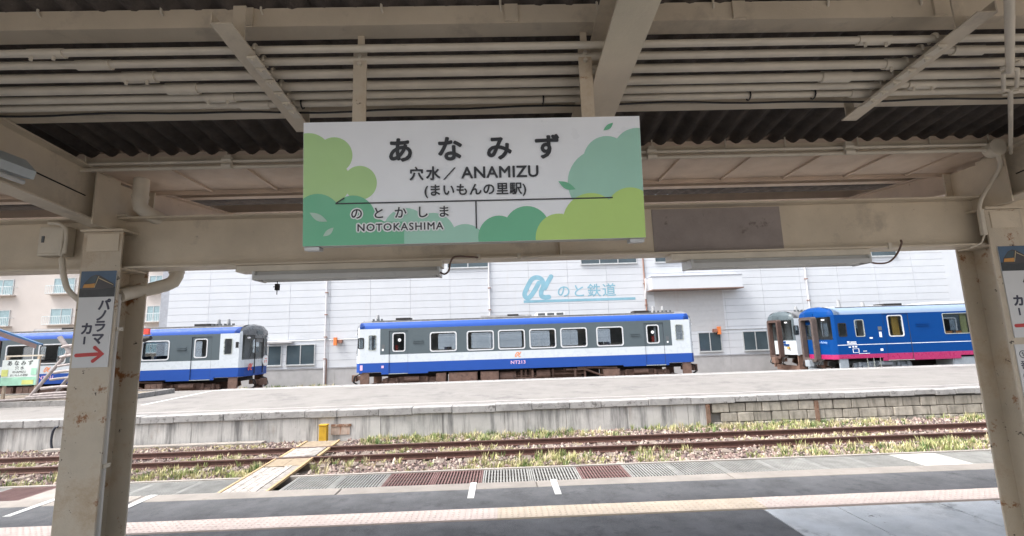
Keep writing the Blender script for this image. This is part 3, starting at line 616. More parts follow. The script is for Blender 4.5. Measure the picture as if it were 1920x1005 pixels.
# ---- livery of the three blue-and-white cars: white cab ends, grey window band, blue skirt
def lay_nt(sh, whole=True):
    mats = [TWHITE, TGREY, TBLUE, TROOF, TDARK]
    gl, gr = -6.377+sh, 8.936+sh
    def matf(x, z):
        if z < 1.716: return 2
        if z > 2.13 and gl < x < gr: return 1
        return 0
    def endst(at, z):
        if z > 3.5: return 2 if at > 1.25 and z < 3.6 else 4
        if z < 1.71: return 2
        if z > 2.1 and at < 1.3: return 4
        return 0
    w_ = lambda a, b: (a+.055+sh, b-.055+sh, 2.255, 3.165)
    L = dict(mats=mats, matf=matf, roofm=lambda k: 2 if k < 3 else 3, bands=[1.716, 2.13], zb=1.205, ez=1.25, nose=(.32, .32),
             wins=[w_(-3.8, -2.391), w_(-1.873, -.449), w_(-.235, 1.182), w_(1.407, 2.817), w_(3.042, 4.457), w_(4.95, 6.379)],
             cabs=[(9.17+sh, 9.55+sh, 2.42, 3.2, 'n'), (-7.56+sh+.06, -7.24+sh, 2.49, 3.0, 'c'), (-6.96+sh, -6.60+sh, 2.38, 3.13, 'n')],
             doors=[(-5.923+sh, -4.933+sh, -5.70+sh, -5.12+sh), (7.491+sh, 8.523+sh, 7.665+sh, 8.245+sh)], dz=(1.17, 3.34), dwz=(2.31, 3.2),
             skirts=[(-7.3+sh, -6.3+sh, 1.25), (-6.3+sh, -3.9+sh, 1.13), (6.3+sh, 8.7+sh, 1.13), (8.7+sh, 9.95+sh, 1.25)], xb=[gl, gr, -7.4+sh],
             vents=[(-4.68+sh, -4.154+sh, 2.78), (6.749+sh, 7.234+sh, 2.78)], ventm=1, frame=FRW, parts=[-6.42+sh, 8.98+sh], seats=[x+sh for x in (-3.0, -2.1, -.3, 1.3, 2.95, 4.7, 5.6)],
             ends=(endst, endst), under=TBROWN,
             equip=[('box', -3.496+sh, -2.989+sh, .52, 1.1), ('box', -2.837+sh, -1.365+sh, .42, 1.1), ('box', -1.192+sh, -.246+sh, .5, 1.1), ('cyl', -.2+sh, .66+sh, .5, 1.05), ('eng', .66+sh, 1.75+sh, .45, 1.0),
                    ('cyl', 1.744+sh, 2.459+sh, .62, 1.08), ('eng', 2.45+sh, 4.3+sh, .5, 1.0), ('pipe', 3.3+sh, 5.5+sh, .7, 1.05), ('box', 5.227+sh, 6.101+sh, .55, 1.02), ('pipe', 3.9+sh, 6.0+sh, 1.07, 1.12)],
             roofeq=[('lip', -6.9+sh, 9.3+sh, .06), ('vent', -5.7+sh, -4.95+sh, .14), ('ac', -1.15+sh, 1.6+sh, .12), ('grille', 1.9+sh, 3.4+sh, .2), ('vent', .3+sh, .9+sh, .16), ('vent', 7.2+sh, 8.0+sh, .14), ('ant', -6.72+sh, 0, .34), ('ant', 8.33+sh, 0, .36), ('ant', 8.85+sh, 0, .36), ('studs', 8.05+sh, 9.3+sh, .12), ('studs', -6.95+sh, -6.4+sh, .12)], roofeqm=TROOF)
    return L
tc = make_train('railcar', 'blue and white railcar number NT213 with six wide windows behind the far platform', -7.77, 10.24, lay_nt(0), group='parked railcars')
emblem(tc, ORNG, .78, 1.925, .27, YN-.004)
text('NT213', .24, (.78, YN-.002, 1.52), PINKV, tc, .012, sx=1.15)
def sticker(T, x, z, a, b, mt=WHV):
    mb = MB(); mb.box(x, x+a, YN-.006, YN-.001, z, z+b); return mb.build('sticker', mt, T)
for (x, z, a, b) in [(-6.28, 2.32, .09, .11), (8.66, 2.28, .09, .09), (-6.3, 1.45, .12, .12), (-7.4, 1.36, .13, .26)]: sticker(tc, x, z, a, b, PINKV if z < 2 else WHV)
for (x, z) in ((-6.3, 2.45), (8.62, 2.42)):
    mb = MB(); mb.box(x, x+.16, YN-.012, YN-.001, z, z+.2); mb.build('door_button', TDARK, tc)
b = MB(); b.box(-5.68, -5.55, YN+.35, YN+.5, 2.3, 2.6); b.build('red_box', REDM, tc); b = MB(); b.box(7.98, 8.18, YN+.35, YN+.5, 2.35, 2.66); b.build('red_box', REDM, tc)
for xx in (-5.2, 8.12): b = MB(); b.box(xx, xx+.1, YN+.3, YN+.36, 2.3, 3.2); b.build('door_post', FRW, tc)
for x in (-5.38, 7.95):
    b = MB(); b.tube([(x, YN+.029, 2.86), (x, YN+.033, 2.86)], .085, 16); b.build('door_sticker', WHV, tc)
SHL = -23.55
tl = make_train('railcar', 'blue and white railcar at left, its grey front with round white headmark facing right', -7.77+SHL, 10.24+SHL, lay_nt(SHL), group='parked railcars')
emblem(tl, ORNG, .3+SHL, 1.925, .27, YN-.004)
text('NT201', .24, (.3+SHL, YN-.002, 1.52), PINKV, tl, .012, sx=1.15)
# front of the left car: headmark, red emblem, gap plates
XE_ = 10.24+SHL
RED2 = mat('red_vinyl', (.75, .12, .10), .5)
hm = MB(); hm.tube([(XE_+.02, 26.95, 1.98), (XE_+.06, 26.95, 1.98)], .29, 24); h_ = hm.build('headmark', WHV, tl, smooth=40)
mk = MB()
for (yy, zz_, a_, c_) in [(-.12, -.1, .08, .035), (-.12, -.02, .08, .035), (-.13, -.12, .03, .14), (.03, -.11, .03, .15), (.06, -.02, .08, .035), (.06, -.1, .08, .03), (-.1, .1, .22, .03)]: mk.box(XE_+.061, XE_+.064, 26.95+yy, 26.95+yy+a_, 1.98+zz_, 1.98+zz_+c_)
mk.build('red_print', RED2, h_)
e = MB()
for j, p in enumerate(ALPHA):
    pts = catmull([Vector((a-325, 320-b_))*(.36/300) for a, b_ in p], 4); stroke_mesh(e, pts, 50*.36/300, lambda q, j=j: (XE_-.022+.003*j, 25.5+q.x, 1.72+q.y))
e.build('emblem', RED2, tl)
b = MB(); b.tube([(XE_-.3, YN-.0, 2.95), (XE_-.28, YN-.22, 2.95)], .012, 6); b.box(XE_-.33, XE_-.25, YN-.32, YN-.18, 2.72, 3.02); b.build('mirror', BLACKR, tl)
# ---- deep blue car on the right
def lay_blue(x0):
    mats = [NBLUE, NPINK, NSILV, NROOFW, WHV]
    def matf(x, z):
        if z < 1.36: return 1
        if 1.845 < z < 1.875: return 4
        return 0
    def endst(at, z):
        if z < 1.36: return 1
        return 0
    X = lambda d_: x0+d_
    L = dict(mats=mats, matf=matf, roofm=lambda k: 2 if k < 4 else 3, bands=[1.36, 1.845, 1.875], zb=1.15, ez=1.12, nose=(.42, .42),
             wins=[(X(6.35), X(7.75), 2.3, 3.35, 'n')]+[(X(8.9+1.9*k), X(10.3+1.9*k), 2.3, 3.35, 'n') for k in range(3)],
             cabs=[(X(.58), X(.98), 2.33, 3.0, 'c'), (X(1.5), X(1.95), 2.3, 3.15, 'n')], doors=[(X(3.05), X(4.45), X(3.35), X(4.1))], dz=(1.02, 3.45), dwz=(2.27, 3.32),
             skirts=[(X(2.8), X(7.0), .98)], vents=[(X(4.8), X(5.5), 2.85)], ventm=0, frame=FRS, parts=[X(2.4), X(5.0)], seats=[X(7.0), X(9.2), X(11)],
             ends=(endst, endst), under=UGREY, gang=mat('brown_gangway', (.085, .065, .06), .8, var=.2, scale=5),
             equip=[('box', X(6.6), X(8.4), .42, 1.05), ('box', X(8.6), X(10.4), .42, 1.05), ('cyl', X(11), X(13), .45, 1.0)],
             roofeq=[('ant', X(1.35), 0, .42), ('ant', X(2.7), 0, .26), ('vent', X(3.7), X(4.7), .12), ('ac', X(6.5), X(12), .14), ('lip', X(.8), X(17), .05)], roofeqm=NROOFW)
    return L
BX = 17.35
tb = make_train('sightseeing_railcar', 'deep blue railcar with magenta skirt stripe at the right', BX, BX+18, lay_blue(BX))
text('Noto Railway', .16, (BX+.022, 25.55, 2.02), mat('pale_blue_vinyl', (.35, .5, .8), .5), tb, .01, rot=(R(90), 0, R(-90)))
for (x, z, a, b) in [(.95, 1.98, .13, .07), (1.12, 1.98, .32, .05), (.95, 1.90, .5, .04), (1.0, 1.72, .12, .05), (1.2, 1.72, .1, .08), (1.35, 1.72, .1, .08), (1.2, 1.44, .34, .02), (1.2, 1.64, .34, .02), (1.2, 1.46, .03, .18), (1.51, 1.46, .03, .18), (2.75, 2.22, .13, .28), (2.7, 1.5, .14, .12), (2.2, 2.15, .16, .08), (1.75, 1.5, .2, .03), (1.5, 1.38, .6, .025)]:
    sticker(tb, BX+x, z, a, b)
b = MB(); b.box(BX+2.72, BX+2.92, YN-.012, YN-.001, 2.58, 2.78); b.build('door_button', TDARK, tb)
b = MB(); b.box(BX+3.72, BX+4.1, YN+.25, YN+.3, 2.28, 3.3); b.build('curtain', CURT, tb)
for x in (2.0, 2.35, 2.7): b = MB(); b.tube([(BX+x, YN+.12, .5), (BX+x, YN+.12, 1.2)], .025, 6); b.build('step_bar', FRS, tb)
b = MB(); b.box(BX+6.4, BX+7.7, YN+.2, YN+1.1, 2.28, 2.42); b.build('table', mat('orange_wood', (.45, .18, .06), .6), tb)
b = MB(); b.box(BX+7.4, BX+7.72, YN+.1, YN+.16, 2.3, 3.3); b.build('curtain', mat('olive_blind', (.25, .26, .12), .9), tb)
b = MB(); b.box(BX+6.4, BX+7.2, YN+2.5, YN+2.55, 2.5, 3.3); b.build('curtain', mat('green_blind', (.30, .36, .28), .9), tb)
# ---- grey car behind it
def lay_grey(x0):
    L = lay_nt(x0+7.77); L['mats'] = [TWHITE, TGREY, TWHITE, TROOF, TGREY]
    L['gang'] = mat('brown_gangway_dark', (.075, .045, .038), .8, var=.2)
    L['ends'] = (lambda at, z: 4 if z > 2.1 else 0,)*2
    L['roofm'] = lambda k: 3
    return L
tg = make_train('railcar', 'grey topped white railcar half hidden behind the deep blue railcar', 17.75, 35.7, lay_grey(17.75), yn=28.9, group='parked railcars')
b = MB()
for (y, z, a, c, k) in [(29.25, 1.8, .45, .1, 0), (29.2, 1.62, .2, .09, 1), (29.55, 1.95, .25, .12, 0)]:
    b.box(17.75, 17.83, y, y+a, z, z+c, k)
b.build('decal', [NBLUE, YEL], tg)
# ================================================================== depot, flats, shed and small things beyond
WY = 34.45
DWHITE = mat('depot_cladding_white', (.60, .63, .67), .5, var=.03, scale=1, rnd=.015, streak=[((.55, .52, .50), .25, 3, .25, .60)])
DJOINT = mat('depot_joint_grey', (.36, .38, .42), .8); PLIN = mat('depot_plinth', (.42, .42, .43), .85, var=.1, scale=1.5, bump=.2, streak=[((.30, .30, .30), .6, 3, .5, .58)], rnd=.04)
LOGO = mat('faded_teal_paint', (.22, .42, .52), .7, var=.12, scale=1.5); WGL = mat('dark_window_glass', (.06, .085, .10), .12, var=.2, scale=.6, spec=.6); ALU = mat('window_aluminium', (.55, .57, .58), .4, metal=.3)
DX0, DX1, DTOP = -24.7, 46.0, 10.4
dep = thing('depot_building', (10, WY, GZ), 'long white clad depot building with a teal emblem behind the trains', 'building')
b = MB(); b.box(DX0, DX1, WY+.06, WY+14, GZ, DTOP); b.build('wall_core', DJOINT, dep)
pw, ph = 2.905, .508; p0 = None; xj0 = -.857-2.905*8
cols = [xj0+pw*k for k in range(0, 21)]
for r_ in range(17):
    z0 = 1.16+ph*r_
    for xa in cols:
        if xa > 33.5: continue
        c = (xa+pw/2, WY+.03, z0+ph/2)
        if p0 is None:
            b = MB(); b.box(-pw/2+.008, pw/2-.008, -.03, .03, -ph/2+.009, ph/2-.009); p0 = b.build('cladding_panel', DWHITE, dep, org=(0, 0, 0)); place(p0, c, dep)
        else: inst(p0, 'cladding_panel', (c[0], c[1]+random.uniform(-.003, .003), c[2]), dep)
b = MB(); b.box(33.6, DX1, WY, WY+.06, 1.16, DTOP); b.build('end_cladding', DWHITE, dep)
for k in range(-6, 12):
    b = MB(); b.box(k*4+.004, k*4+3.996, WY-.03, WY+.06, GZ, 1.10); b.build('plinth_slab', PLIN, dep)
b = MB(); b.box(DX0, DX1, WY-.07, WY-.005, 1.10, 1.155); b.build('drip_flashing', mat('flashing_grey', (.38, .39, .42), .6), dep)
def dwin(x0, x1, z0, z1, n=2, par=None, y=None, dark=WGL, hood=False):
    par = par or dep; y = y if y is not None else WY
    mb = MB(); f = .055
    mb.box(x0-f, x1+f, y-.07, y+.0, z0-f, z0); mb.box(x0-f, x1+f, y-.07, y, z1, z1+f)
    mb.box(x0-f, x0, y-.07, y, z0, z1); mb.box(x1, x1+f, y-.07, y, z0, z1)
    for k in range(1, n): xx = x0+(x1-x0)*k/n; mb.box(xx-.03, xx+.03, y-.065, y, z0, z1)
    W_ = mb.build('window', ALU, par); w1 = (x1-x0)/n
    for k in range(n):
        mb = MB(); mb.box(x0+k*w1+(.03 if k else 0), x0+(k+1)*w1-(.03 if k < n-1 else 0), y-.035, y-.003, z0, z1); mb.build('pane', dark, W_)
    mb = MB(); mb.box(x0-.09, x1+.09, y-.12, y-.071, z0-.10, z0-f); mb.build('sill', ALU, W_)
    return W_
dwin(-17.7, -15.85, 1.46, 2.78); dwin(-15.45, -13.5, 1.46, 2.8)
dwin(14.35, 15.95, 1.47, 2.76); dwin(17.65, 19.4, 1.45, 2.74); dwin(20.7, 22.4, 1.45, 2.74); dwin(24.6, 26.4, 1.45, 2.74)
for (xa, xb) in [(-9.5, -6.5), (-3.9, -.93), (6.03, 10.15), (11.6, 14.3), (18.0, 21.5), (24.2, 30.0)]:
    dwin(xa, xb, 8.14, 9.3, 2 if xb-xa < 3.2 else 3)
b = MB(); b.box(-16.9, -15.0, WY-.35, WY-.01, 2.98, 3.1); b.build('window_hood', PLIN, dep)
# hood over the roller door
b = MB(); b.box(10.85, 17.45, WY-1.1, WY-.002, 5.98, 6.86); hd = b.build('door_hood', DWHITE, dep)
b = MB(); b.box(10.8, 17.5, WY-1.15, WY-.003, 5.90, 5.975); b.build('hood_edge', mat('brown_edge', (.22, .15, .13), .7), hd)
b = MB(); b.box(10.82, 17.48, WY-1.13, WY-.003, 6.865, 6.92); b.build('hood_cap', DJOINT, hd)
ST = mat('stained_door', (.52, .53, .545), .7, var=.04, streak=[((.36, .24, .18), .35, 1.6, .12, .58)])
for k in range(8):
    b = MB(); b.box(11.3, 16.4, WY-.02, WY-.002, 2.9+.37*k, 2.9+.37*k+.36); b.build('door_slat', ST, hd)
DPW = mat('drainpipe_white', (.66, .66, .68), .5); DPB = mat('drainpipe_brown', (.30, .17, .13), .6)
for i, (xp, zb, zt) in enumerate([(-12.72, -.15, 8.0), (-.87, 1.0, 9), (10.65, 4.2, 8.6), (22.8, 1.0, 9)]):
    b = MB(); b.tube([(xp, WY-.1, max(zb, 1.6)), (xp, WY-.1, zt)], .055, 8); dp = b.build('drainpipe', DPW if i != 2 else DPB, dep, smooth=50)
    if i == 0:
        b = MB(); b.tube([(xp, WY-.1, -.1), (xp, WY-.1, 1.6)], .075, 8); b.build('lower_pipe', DPW, dp, smooth=50)
        b = MB(); b.box(xp+.08, xp+.13, WY-.1, WY-.02, -.1, 1.75); b.build('pipe_guard', DPB, dp)
    for zc in (1.75, 3.3, 4.9, 6.5):
        if zc > zb: b = MB(); b.box(xp-.1, xp+.1, WY-.17, WY-.02, zc, zc+.06); b.build('pipe_bracket', DPB, dp)
b = MB(); b.tube([(10.65, WY-.1, 5.4), (10.6, WY-.3, 5.8), (10.62, WY-.5, 6.3), (10.62, WY-.5, 6.85)], .08, 8); b.build('hood_drain', DPW, dep, smooth=60)
b = MB(); b.tube([(-17, WY-.04, 3.12), (-11.0, WY-.04, 3.13), (-7, WY-.04, 3.13)], .025, 6); b.build('cable_conduit', ALU, dep); b = MB(); b.tube([(16.2, WY-.04, 2.98), (20.5, WY-.04, 2.98)], .025, 6); b.build('cable_conduit', ALU, dep)
# painted emblem and name on the wall
LY = WY-.006
em = MB(); k_ = 1.83/300
for j, p in enumerate(ALPHA): stroke_mesh(em, catmull([Vector((a-170, 470-b_))*k_ for a, b_ in p], 5), 56*k_, lambda q, j=j: (1.72+q.x, LY-.004*j, 5.56+q.y))
em.build('emblem', LOGO, dep)
text('のと鉄道', 1.02, (6.3, LY, 6.07), LOGO, dep, .010, sx=1.03, space=1.14, thick=.004)
b = MB(); b.box(1.63, 9.9, LY-.006, LY, 5.36, 5.545); b.build('painted_line', LOGO, dep)
for (xp, zp) in ((-11.9, 2.99), (15.85, 2.92)):
    a = thing('wall_lamp', (xp, WY, zp), 'small orange wall lamp beside the %s on the depot wall' % ('long drainpipe' if xp < 0 else 'right hand window'), 'lamp', 'orange wall lamps')
    b = MB(); b.box(xp-.16, xp+.06, WY-.32, WY-.14, zp-.28, zp+.28); b.build('lamp_box', mat('orange_lamp', (.75, .22, .06), .5), a)
    b = MB(); b.box(xp+.06 if xp < 0 else xp-.45, xp+.4 if xp < 0 else xp-.16, WY-.25, WY-.02, zp-.12, zp+.12); b.build('lamp_bracket', mat('lamp_brown', (.3, .14, .1), .6), a)
# ---- block of flats behind the left railcar
flat_ = thing('apartment_block', (-45, 46, GZ), 'pale cream block of flats with balcony railings at left', 'building')
CREAM = mat('cream_render', (.56, .52, .495), .8, var=.04, scale=.6, streak=[((.6, .55, .5), .2, 2, .2, .62)]); RAILW = mat('pale_railing', (.66, .72, .74), .5); BGL = mat('pale_window_glass', (.30, .42, .46), .15, spec=.6)
b = MB(); b.box(-75, -31.9, 46, 58, GZ, 14); b.build('wall', CREAM, flat_)
for fl in range(4):
    for xw in (-66, -60, -54, -48, -42.2, -37, -33.5):
        z0 = 2.6+2.95*fl; wd = 1.15 if xw > -34 else 1.9
        W_ = dwin(xw-wd/2, xw+wd/2, z0, z0+1.45, 2, flat_, 46, BGL)
        mb = MB(); mb.box(xw-wd/2-.35, xw+wd/2+.35, 45.45, 45.49, z0+.72, z0+.77); mb.box(xw-wd/2-.35, xw+wd/2+.35, 45.45, 45.49, z0-.02, z0+.03)
        q = xw-wd/2-.35
        while q < xw+wd/2+.36: mb.box(q-.012, q+.012, 45.46, 45.48, z0, z0+.75); q += .17
        for e_ in (-1, 1): xx = xw+e_*(wd/2+.34); mb.box(xx-.02, xx+.02, 45.49, 46, z0+.72, z0+.77)
        mb.build('railing', RAILW, W_)
        mb = MB(); mb.box(xw-wd/2-.35, xw+wd/2+.35, 45.46, 46, z0-.1, z0-.03); mb.build('balcony_sill', CREAM, W_)
b = MB(); b.box(-75.3, -31.6, 45.7, 58.3, 14, 14.5); b.build('parapet', CREAM, flat_)
# ---- shed at the left edge
TIMB = mat('brown_weatherboard', (.24, .13, .105), .8, var=.25, scale=5, bump=.3, rnd=.15)
shed = thing('platform_shed', (-19.5, 20.3, P2), 'brown weatherboard shed with blue edged roof at the left edge', 'shed')
b = MB(); b.box(-25.5, -20.7, 20.72, 22.4, P2+.1, 3.3); b.build('wall_core', DARK, shed)
for k in range(12):
    b = MB(); b.box(-25.5, -20.66, 20.66, 20.71, P2+.12+.225*k, P2+.12+.225*k+.22); b.build('weatherboard', TIMB, shed)
b = MB(); b.box(-20.72, -20.58, 20.62, 20.76, P2+.1, 3.3); b.build('corner_post', TIMB, shed)
b = MB(); b.prism([(-23.1, 4.98), (-19.45, 3.16), (-19.47, 3.10), (-23.1, 4.9)], 'y', 20.2, 23); b.prism([(-23.1, 4.98), (-26.7, 3.16), (-26.7, 3.10), (-23.1, 4.9)], 'y', 20.2, 23); rf = b.build('roof', mat('shed_roof_blue', (.06, .17, .34), .5), shed)
b = MB(); b.prism([(-23.1, 4.895), (-19.48, 3.10), (-19.5, 2.93), (-23.1, 4.7)], 'y', 20.12, 20.19); b.build('barge_board', mat('barge_brown', (.30, .21, .19), .8, var=.15), rf)
b = MB(); b.prism([(-23.1, 4.6), (-20.6, 3.38), (-25.6, 3.38)], 'y', 20.66, 20.7); b.build('gable', TIMB, shed)
shed.rotation_euler.z = R(40)
# ---- small station name board on posts
SGR = mat('board_white_green', (.70, .76, .73), .5, var=.03); PG = mat('print_pale_green', (.38, .66, .50), .5, var=.15, scale=3); PY = mat('print_yellow_green', (.62, .66, .22), .5, var=.1); INK = mat('black_print', (.02, .021, .025), .5)
sb = thing('station_name_board', (-19.2, 19.4, P2), 'small pale green station name board on posts beside the shed', 'sign')
b = MB(); b.box(-19.95, -18.55, 19.47, 19.52, 1.5, 2.5); bd = b.build('board', SGR, sb)
b = MB(); b.box(-19.95, -18.55, 19.462, 19.468, 1.5, 1.82); b.build('green_band', PG, bd)
b = MB(); b.box(-19.1, -18.65, 19.456, 19.461, 1.53, 1.7); b.box(-19.93, -19.68, 19.456, 19.461, 1.86, 2.12); b.build('yellow_print', PY, bd)
b = MB(); b.box(-18.78, -18.57, 19.456, 19.461, 1.9, 2.16); b.build('green_print', PG, bd)
text('あ な み ず', .21, (-19.25, 19.464, 2.36), INK, bd, .01); text('穴 水', .16, (-19.25, 19.464, 2.17), INK, bd, 0); text('ANAMIZU', .12, (-19.25, 19.464, 2.02), INK, bd, 0); text('まいもんの里駅', .1, (-19.25, 19.464, 1.89), INK, bd, 0)
for xp in (-19.85, -18.62):
    b = MB(); b.box(xp-.045, xp+.045, 19.53, 19.6, P2+.1, 2.62); b.build('post', mat('peeling_post', (.45, .36, .27), .8, var=.2, spots=[((.25, .14, .07), 5, .55, .66)]), sb)
b = MB(); b.box(-19.95, -18.45, 19.53, 19.6, 2.62, 2.68); b.build('top_rail', PIPEP, sb)
# ---- rack of lashed logs
lr = thing('log_rack', (-17.6, 19.8, P2+.1), 'rustic rack of lashed grey logs stepping up behind the left post', 'log rack')
LOG = mat('grey_log', (.36, .32, .31), .9, var=.25, scale=8, bump=.4, rnd=.12)
def log(p, q, r0, nm='log'):
    mb = MB(); p, q = Vector(p), Vector(q); pts = [p.lerp(q, t)+Vector((0, 0, .015*math.sin(5*t))) for t in np.linspace(0, 1, 6)]; mb.tube(pts, [r0, r0*.97, r0*.95, r0*.92, r0*.9, r0*.86], 8); return mb.build(nm, LOG, lr, smooth=50)
for yy in (19.45, 20.5): log((-18.85, yy, P2+.12), (-17.2, yy+.15, 3.2), .07, 'leg'); log((-17.9, yy+.1, 3.36), (-15.95, yy, P2+.14), .085, 'leg')
for k, (xl, z, xr) in enumerate([(-19.9, .93, -16.2), (-18.75, 1.02, -16.1), (-18.5, 1.12, -16.2), (-18.25, 1.35, -16.25), (-17.95, 1.68, -16.5), (-17.85, 1.95, -16.6), (-17.75, 2.2, -16.7), (-17.7, 2.55, -16.9), (-17.72, 2.95, -17.0)]):
    log((xl, 19.34+(.02*k), z+.0), (xr, 19.36, z+.1), .05+.01*(k % 2), 'rung')
# ---- signal mast mostly hidden behind the left post
sm = thing('signal_mast', (-15.0, 20, P2), 'slim mast with red lamp and dark floodlight behind the left post', 'signal mast')
b = MB(); b.tube([(-15.25, 20, P2), (-15.25, 20, 3.55)], .05, 8); b.build('mast', ALU, sm, smooth=50)
b = MB(); b.box(-15.25, -14.6, 19.98, 20.02, 3.34, 3.38); b.build('arm', ALU, sm)
b = MB(); b.box(-14.86, -14.62, 19.86, 19.98, 3.38, 3.60); b.build('red_lamp', mat('red_lens', (.8, .08, .06), .3), sm)
b = MB(); b.tube([(-15.1, 19.9, 3.13), (-14.75, 19.85, 3.17), (-14.45, 19.8, 3.22)], [.1, .12, .08], 10); b.box(-15.25, -15.0, 19.97, 20.03, 3.1, 3.15); b.build('floodlight', TBLK, sm, smooth=50)
# ================================================================== platform canopy
def rt(y): return 4.137-.1*y                     # top of the rafters = underside of the purlins
CXL, CXR = -2.68, 3.57                            # column centres
can = thing('platform_canopy', (.45, 3.3, P1), 'beige painted steel platform canopy with dark corrugated roof', 'canopy')
def part(mb, nm, mt=BEIGE, par=None, smooth=None): return mb.build(nm, mt, par or can, smooth)
for cx in (CXL, CXR):
    c = MB(); c.box(cx-.13, cx+.13, 3.16, 3.172, P1, 3.445); c.box(cx-.13, cx+.13, 3.408, 3.42, P1, 3.80)
    c.box(cx-.006, cx+.006, 3.1725, 3.4075, P1, 3.80)
    col_ = part(c, 'column', BEIGE2)
    b = MB(); b.box(cx-.16, cx+.16, 3.13, 3.45, P1, P1+.02); part(b, 'base_plate', BEIGE2, col_)
    b = MB(); b.box(cx-.14, cx+.14, 3.14, 3.406, 3.447, 3.462); part(b, 'cap_plate', BEIGE, col_)
    b = MB(); pass
    for s_ in (-1, 1):
        for zz in (3.19, 3.56): b = MB(); b.box(cx+s_*.0665-.0585, cx+s_*.0665+.0585, 3.174, 3.406, zz, zz+.01); part(b, 'stiffener', BEIGE, col_)
    # raised panel edge above the direction plate
    b = MB(); b.box(cx-.1, cx+.11, 3.154, 3.1595, 3.31, 3.43); part(b, 'joint_plate', BEIGE, col_)
    # main rafter towards the viewer
    b = MB(); b.ibeam((cx-.02, -.6, rt(-.6)), (cx-.02, 3.16, rt(3.16)), .345, .13); r_ = part(b, 'rafter')
    b = MB(); b.box(cx-.02-.06, cx+.043, 3.1745, 3.4065, 3.475, rt(3.4)-.005); part(b, 'knee_block', BEIGE, r_)
    b = MB(); b.box(cx+.046, cx+.056, 3.0, 3.19, 3.462, rt(3.1)-.02) if cx < 0 else b.box(cx-.096, cx-.086, 3.0, 3.19, 3.462, rt(3.1)-.02); part(b, 'gusset', BEIGE, r_)
    b = MB(); b.tube([(cx-.02+(.012 if cx < 0 else -.012), -1, rt(-1)-.17), (cx-.02+(.012 if cx < 0 else -.012), 3.0, rt(3.0)-.185)], .004, 6); part(b, 'wire', TBLK, r_)
    # outer rafter, rising away from the gutter
    b = MB(); b.ibeam((cx, 3.43, 3.846), (cx, 4.7, 3.973), .19, .12, .01, .008); part(b, 'outer_rafter', WARM)
b = MB(); b.ibeam((.505, -.6, rt(-.6)), (.505, 3.2, rt(3.2)), .215, .152); part(b, 'rafter')
b = MB(); b.ibeam((.505, 3.43, 3.846), (.505, 4.7, 3.973), .15, .1, .01, .008); part(b, 'outer_rafter', WARM)
for cx in (-5.9, 6.7):
    b = MB(); b.ibeam((cx, -.6, rt(-.6)), (cx, 3.2, rt(3.2)), .215, .152); part(b, 'rafter')
# girders between the columns
GB, GT = 3.20, 3.56
for (xa, xb) in ((-9, CXL-.008), (CXL+.008, CXR-.008), (CXR+.008, 9.5)):
    b = MB(); b.box(xa, xb, 3.20, 3.38, GB, GB+.012); b.box(xa, xb, 3.20, 3.38, GT-.012, GT); b.box(xa, xb, 3.284, 3.294, GB+.0125, GT-.0125)
    gd = part(b, 'girder')
    if xa < 0 < xb:
        b = MB(); b.box(1.105, 2.045, 3.279, 3.2835, GB+.02, GT-.02); part(b, 'repair_patch', PATCHP, gd)
        b = MB(); b.box(.42, .43, 3.205, 3.2835, GB+.013, GT-.013); part(b, 'web_stiffener', BEIGE, gd)
        for xx in (-.15, .13, 2.75): b = MB(); b.box(xx-.012, xx+.012, 3.19, 3.1995, GB-.012, GB+.03); part(b, 'cable_clip', PIPEP, gd)
# purlins
def purlin(y, hh=.085, d_=.09, nm='purlin', z=None, mt=BEIGE):
    z = rt(y) if z is None else z; b = MB(); t = .006
    b.box(-9, 9.5, y, y+t, z, z+hh); b.box(-9, 9.5, y+t+.0005, y+d_, z, z+t); b.box(-9, 9.5, y+t+.0005, y+d_*.8, z+hh-t, z+hh); b.box(-9, 9.5, y+d_-t, y+d_, z+t+.0005, z+.022)
    return part(b, nm, mt)
for y in (-.5, .05, .92): purlin(y)
p1 = purlin(1.80); purlin(2.41, .07, .075); p3_ = purlin(2.985, .06, .07)
for xx in (-1.03, .075, 1.05, 1.93, -2.2):
    b = MB(); b.box(xx-.028, xx+.028, 1.79, 1.7995, rt(1.8)+.004, rt(1.8)+.083); part(b, 'cleat', BEIGE, p1)
for k in range(22):
    xx = -5.2+.47*k+.03*(k % 3); b = MB()
    b.tube([(xx, 1.788, rt(1.8)+.13), (xx, 1.79, rt(1.8)+.07), (xx+.004, 1.8, rt(1.8)+.055)], .005, 6); part(b, 'hook_bolt', PIPEP, p1)
    b = MB(); b.tube([(xx+.1, 2.972, rt(2.985)+.1), (xx+.1, 2.975, rt(2.985)+.01), (xx+.1, 2.99, rt(2.985)-.004)], .005, 6); part(b, 'hook_bolt', PIPEP, p3_)
